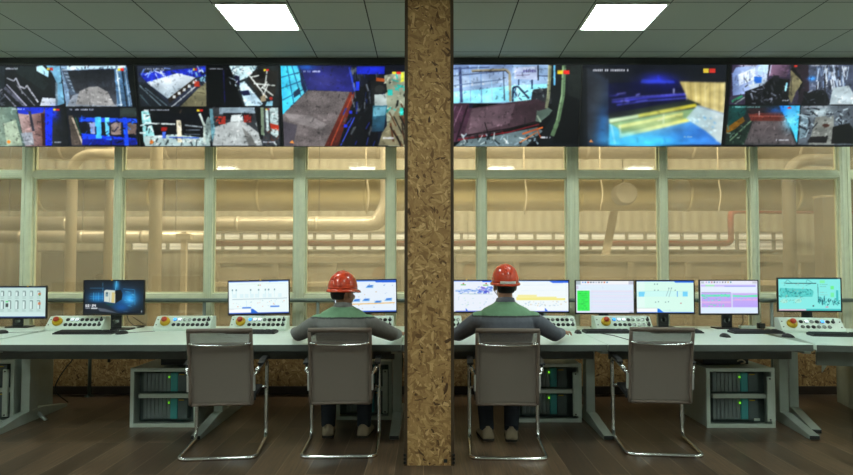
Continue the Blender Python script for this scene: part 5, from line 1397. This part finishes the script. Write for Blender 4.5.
def hand_on(m, wrist, aim, side, S=1.0, curl=.25):
    """palm, four unequal bent fingers, and a thumb from the side of the palm; aim is the horizontal pointing direction."""
    w = Vector(wrist); d = Vector(aim).normalized(); up = Vector((0, 0, 1)); lat = d.cross(up).normalized() * side   # towards the thumb
    pc = w + d * .055 * S
    rot = Matrix((lat, d, lat.cross(d))).transposed()
    m.ell(pc, (.040 * S, .052 * S, .017 * S), rot)
    ln = (.060, .072, .076, .066)
    for k, l in enumerate((.072, .078, .074, .058)):
        off = (.030 - .020 * k) * S
        b = w + d * (.070) * S + lat * off
        dd = (d + lat * (.16 - .10 * k)).normalized()
        k1 = w + d * .100 * S + lat * off * 1.12 + up * .006
        k2 = k1 + dd * l * .50 * S - up * (.006 + curl * .02)
        k3 = k2 + dd * l * .36 * S - up * (.010 + curl * .03)
        m.tube([b, k1, k2, k3, k3 + dd * .006 - up * .003], [.0095 * S, .0098 * S, .0088 * S, .0075 * S, .004 * S], n=10)
    t0 = w + d * .028 * S + lat * .024 * S; t1 = t0 + (lat * .9 + d * .7).normalized() * .036 * S; t2 = t1 + (d + lat * .15).normalized() * .030 * S - up * .006
    m.tube([t0, t1, t2, t2 + d * .006], [.012 * S, .0105 * S, .009 * S, .005 * S], n=10)


def person(label, c, head, yaw, tilt, elbows, wrists, aims, knees, ankles, jacket, shoulder_z, sh_half, collar_z, yoke_z, strip):
    """Seated figure seen from behind; c = seat point on the ground. All positions are world coordinates."""
    t = thing('person', label, 'person', (c[0], c[1], 0))
    cx, cy = c; m = MB()
    # torso: rings from hips to collar, leaning a little forward
    rows = [(.452, .150, .095, .03), (.475, .178, .112, .03), (.55, .185, .116, .02), (.66, .178, .116, .0), (.76, .188, .116, .0), (.86, .205, .130, .012),
            (shoulder_z - .05, sh_half * .92, .125, .022), (shoulder_z + .005, sh_half * .86, .110, .03), (shoulder_z + .045, sh_half * .66, .090, .036), (shoulder_z + .078, .094, .074, .042), (collar_z, .062, .066, .046)]
    rings = []
    for z, rx, ry, dy in rows:
        rings.append([(cx + rx * math.copysign(abs(math.cos(a)) ** .8, math.cos(a)), cy + dy + ry * math.copysign(abs(math.sin(a)) ** .9, math.sin(a)), z) for a in [2 * PI * k / 32 for k in range(32)]])
    m.rings(rings)
    hd = Vector(head)
    nb = Vector((cx, cy + .045, collar_z - .03)); m.tube([nb, nb.lerp(hd, .5), hd + Vector((0, 0, -.03))], [.058, .055, .055], n=18)
    HR = Matrix.Rotation(yaw, 3, 'Z') @ Matrix.Rotation(tilt, 3, 'X')

    def hp(x, y, z): return hd + HR @ Vector((x, y, z))
    m.ell(hd + HR @ Vector((0, -.008, .02)), (.076, .094, .098), HR, 28, 18)          # skull
    m.ell(hp(0, .022, -.045), (.060, .066, .072), HR, 24, 14)                          # jaw and face
    m.ell(hp(0, .055, -.092), (.026, .022, .018), HR)                                   # chin
    m.tube([hp(0, .086, .012), hp(0, .100, -.018), hp(0, .108, -.034), hp(0, .090, -.044)], [.009, .012, .016, .010], n=12)   # nose
    for s in (-1, 1):
        m.ell(hp(s * .079, -.006, -.012), (.010, .020, .033), HR @ Matrix.Rotation(s * .25, 3, 'Z'))        # ear
        m.ell(hp(s * .030, .078, .016), (.020, .012, .009), HR)                          # brow
        m.ell(hp(s * .036, .070, -.035), (.022, .020, .022), HR)                         # cheek
    # arms
    for s, e, w, am in zip((-1, 1), elbows, wrists, aims):
        sh = Vector((cx + s * (sh_half - .042), cy + .025, shoulder_z - .045)); e = Vector(e); w = Vector(w)
        m.ell(sh, (.071, .076, .070)); m.tube([sh, sh.lerp(e, .5), e], [.071, .067, .057], n=18); m.ell(e, (.057, .057, .056))
        m.tube([e, e.lerp(w, .45), w], [.056, .050, .038], n=18); m.tube([w - (w - e).normalized() * .02, w + (w - e).normalized() * .03], [.030, .026], n=14)
        hand_on(m, w + (w - e).normalized() * .02, am, -s, 1.12)
    # legs
    for s, k, a in zip((-1, 1), knees, ankles):
        hpj = Vector((cx + s * .095, cy + .03, .53)); k = Vector(k); a = Vector(a)
        m.ell(hpj, (.098, .105, .080)); m.tube([hpj, hpj.lerp(k, .5), k], [.082, .076, .064], n=18); m.ell(k, (.064, .064, .064))
        m.tube([k, k.lerp(a, .35), a], [.068, .068, .058], n=18); m.tube([a, a - Vector((0, 0, .03))], [.058, .056], n=14)
    bmesh.ops.translate(m.bm, vec=-Vector((cx, cy, 0)), verts=m.bm.verts[:])
    tmp = m.build('body', M_skin, t)
    r = tmp.modifiers.new('r', 'REMESH'); r.mode = 'VOXEL'; r.voxel_size = .0062; r.use_smooth_shade = True
    sm = tmp.modifiers.new('s', 'SMOOTH'); sm.factor = .5; sm.iterations = 4
    dg = bpy.context.evaluated_depsgraph_get(); dg.update()
    me = bpy.data.meshes.new_from_object(tmp.evaluated_get(dg)); tmp.modifiers.clear(); old = tmp.data; tmp.data = me; bpy.data.meshes.remove(old)
    me.materials.clear()
    for q in (M_skin, jacket, M_green, M_pip, M_trou): me.materials.append(q)
    off = Vector((cx, cy, 0)); wr = [Vector(w) for w in wrists]; el = [Vector(e) for e in elbows]; an = [Vector(a) for a in ankles]
    for p_ in me.polygons:
        q = p_.center + off; p_.use_smooth = True; mi = 1
        ax = abs(q.x - cx)
        arm_i = -1
        for i in (0, 1):
            dvec = wr[i] - el[i]; s = (q - el[i]).dot(dvec) / dvec.length_squared
            if (q - (el[i] + dvec * s)).length < .12 and s > .97 and q.z > .68: arm_i = i
        if arm_i >= 0: mi = 0
        elif q.z > collar_z + .004 + (q.y - cy - .045) * -.1: mi = 0
        elif q.z < .50 or (q.z < .66 and q.y > cy + .14): mi = 4
        elif q.z > collar_z - .012: mi = 1
        elif q.z > yoke_z and ax < sh_half + .005: mi = 2
        elif q.z > yoke_z - .012 and ax < sh_half + .012: mi = 3
        if q.z < .55 and mi != 4: mi = 4 if q.z < .5 else mi
        p_.material_index = mi
    # jacket details, hair, face, helmet, shoes are children
    def H(mb, nm, mt, par=t): 
        bmesh.ops.translate(mb.bm, vec=-off, verts=mb.bm.verts[:]); return mb.build(nm, mt, par)
    cr = []
    for z, rr, dz in ((collar_z - .022, .078, 0), (collar_z + .010, .067, .002), (collar_z + .012, .061, .002), (collar_z - .02, .064, 0)):
        cr.append([(cx + rr * math.cos(a), cy + .044 + rr * 1.02 * math.sin(a), z + dz - .012 * math.sin(a)) for a in [2 * PI * k / 28 for k in range(28)]])
    H(MB().rings(cr, cap=False), 'collar', jacket)
    hr = MB(); rg = []
    for z, f in ((-.052, .84), (-.04, .95), (-.02, 1.01), (0, 1.03), (.04, 1.02), (.06, .9)):
        ring = []
        for k in range(25):
            a = PI * (1.15 + .70 * k / 24) if z > -.01 else PI * (1.18 + .64 * k / 24)
            ring.append(hp(.0795 * f * math.cos(a), -.008 + .0985 * f * math.sin(a), z))
        ring += [hp(.068 * f * math.cos(a), -.008 + .085 * f * math.sin(a), z) for a in [PI * (1.85 - .70 * k / 24) if z > -.01 else PI * (1.82 - .64 * k / 24) for k in range(25)]]
        rg.append(ring)
    H(hr.rings(rg), 'hair', M_hair)
    for s in (-1, 1):
        ey = H(MB().ell(hp(s * .030, .072, .0), (.0125, .012, .0095), HR), 'eye', M_eye)
        H(MB().ell(hp(s * .030, .0815, .0), (.0055, .004, .0055), HR), 'iris', M_iris, ey)
        H(MB().tube([hp(s * .014, .089, .019), hp(s * .030, .090, .023), hp(s * .046, .080, .018)], .0035, n=8), 'eyebrow', M_hair)
    H(MB().ell(hp(0, .083, -.066), (.022, .008, .007), HR), 'mouth', M_lip)
    # helmet
    HO = Vector((0, -.004, .022)); hm = MB(); rg = []
    for a in [0, .12, .28, .46, .66, .88, 1.1, 1.3, 1.45, 1.54]:
        rr = math.cos(a) ** .85; zz = .142 * math.sin(a) ** .92
        rg.append([hp(HO.x + .104 * rr * math.cos(k), HO.y + .128 * rr * math.sin(k), HO.z + zz) for k in [2 * PI * j / 40 for j in range(40)]])
    shell = H(hm.rings(rg), 'safety_helmet', M_helm)
    br = MB(); rg = []
    for ro, z in ((1.0, .004), (1.06, .0), (1.10, -.012), (1.085, -.018), (1.0, -.010), (.96, .0)):
        ring = []
        for j in range(48):
            k = 2 * PI * j / 48; pk = max(0.0, math.sin(k)) ** 3 * .045 * (ro - .94) / .16
            ring.append(hp(HO.x + .104 * ro * math.cos(k), HO.y + .128 * ro * math.sin(k) + pk, HO.z + z - pk * .25))
        rg.append(ring)
    H(br.rings(rg, cap=False), 'brim', M_helm, shell)
    for s in (-.018, 0, .018):
        H(MB().tube([hp(s, HO.y + .128 * math.cos(a), HO.z + .1425 * abs(math.sin(a)) ** .92 * (1 if abs(s) < .01 else .985)) for a in [.5 + (PI - 1.0) * k / 14 for k in range(15)]], .0055 if abs(s) < .01 else .004, n=8), 'crown_rib', M_helm, shell)
    if strip:
        H(MB().rings([[hp(HO.x + q * math.cos(k), HO.y + q * 1.225 * math.sin(k), HO.z + z) for k in [PI * (1.5 + (j / 12 - .5) * .34) for j in range(13)]] for q, z in ((.1165, .0), (.1165, .020), (.113, .020), (.113, .0))], cap=False), 'label_strip', M_sticker, shell, ) 
    for s in (-1, 1):
        H(MB().tube([hp(s * .086, .0, .03), hp(s * .082, .03, -.04), hp(s * .03, .055, -.105)], .004, n=8), 'chin_strap', M_sticker, shell)
    H(MB().tube([hp(.078 * math.cos(k), -.01 + .102 * math.sin(k), .012) for k in [PI * (1.1 + .8 * j / 10) for j in range(11)]], .006, n=8), 'nape_band', M_dark, shell)
    # shoes
    for s, a in zip((-1, 1), ankles):
        a = Vector(a); f = Vector((s * .12, 1, 0)).normalized(); l = Vector((f.y, -f.x, 0)); rg = []
        for y, ww, z1 in ((-.085, .032, .06), (-.07, .044, .10), (-.02, .050, .112), (.04, .049, .095), (.10, .052, .068), (.16, .052, .055), (.20, .041, .046), (.215, .02, .034)):
            p0 = Vector((a.x, a.y, 0)) + f * y
            rg.append([p0 + l * (ww * math.cos(k)) + Vector((0, 0, .016 + (z1 - .016) * max(0, math.sin(k)) ** .8)) for k in [PI * j / 12 for j in range(13)]])
        sh_ = H(MB().rings(rg), 'shoe', M_shoe)
        H(MB().prism([tuple((Vector((a.x, a.y, 0)) + f * y + l * w_).xy) for y, w_ in ((-.094, -.024), (-.08, -.046), (.04, -.051), (.12, -.056), (.19, -.048), (.222, -.015), (.222, .015), (.19, .048), (.12, .056), (.04, .051), (-.08, .046), (-.094, .024))], 'z', .0, .017, .003), 'sole', M_sole, sh_)
    return t


person('seated worker in red helmet, head turned aside, grey jacket with green shoulders', (-.641, 4.965), (-.643, 5.02, 1.165), -.62, -.02,
       [(-1.005, 5.14, .835), (-.275, 5.14, .835)], [(-1.08, 5.36, .828), (-.235, 5.40, .805)], [(-.05, 1, -.15), (.1, 1, -.05)],
       [(-.80, 5.375, .53), (-.50, 5.375, .53)], [(-.795, 5.315, .10), (-.505, 5.315, .10)], M_jg, .975, .235, 1.070, .985, False)
person('seated worker in red helmet with a white strip, slate jacket with green shoulders', (.60, 4.92), (.602, 4.99, 1.222), .05, .06,
       [(.255, 5.14, .835), (1.005, 5.12, .835)], [(.18, 5.42, .80), (1.115, 5.40, .816)], [(.1, 1, -.02), (.45, 1, -.08)],
       [(.46, 5.33, .53), (.70, 5.33, .53)], [(.478, 5.22, .10), (.672, 5.20, .10)], M_jg2, 1.005, .245, 1.112, 1.0, True)

# ================================================================== camera, world, view
cd = bpy.data.cameras.new('camera'); cam = bpy.data.objects.new('camera', cd); COL.objects.link(cam)
cd.sensor_width = 36.0; cd.lens = 36.0 * F / 853.0; cd.clip_start = .05
cam.location = (0, 0, EYE); cam.rotation_euler = (PI / 2 + PITCH, 0, 0)
SC.camera = cam
w = bpy.data.worlds.new('world'); SC.world = w; w.use_nodes = True
w.node_tree.nodes['Background'].inputs['Color'].default_value = (.5, .55, .6, 1); w.node_tree.nodes['Background'].inputs['Strength'].default_value = 0.05
SC.view_settings.view_transform = 'Standard'; SC.view_settings.look = 'None'; SC.view_settings.exposure = 0.0; SC.view_settings.gamma = 1.0
SC.view_settings.use_curve_mapping = False
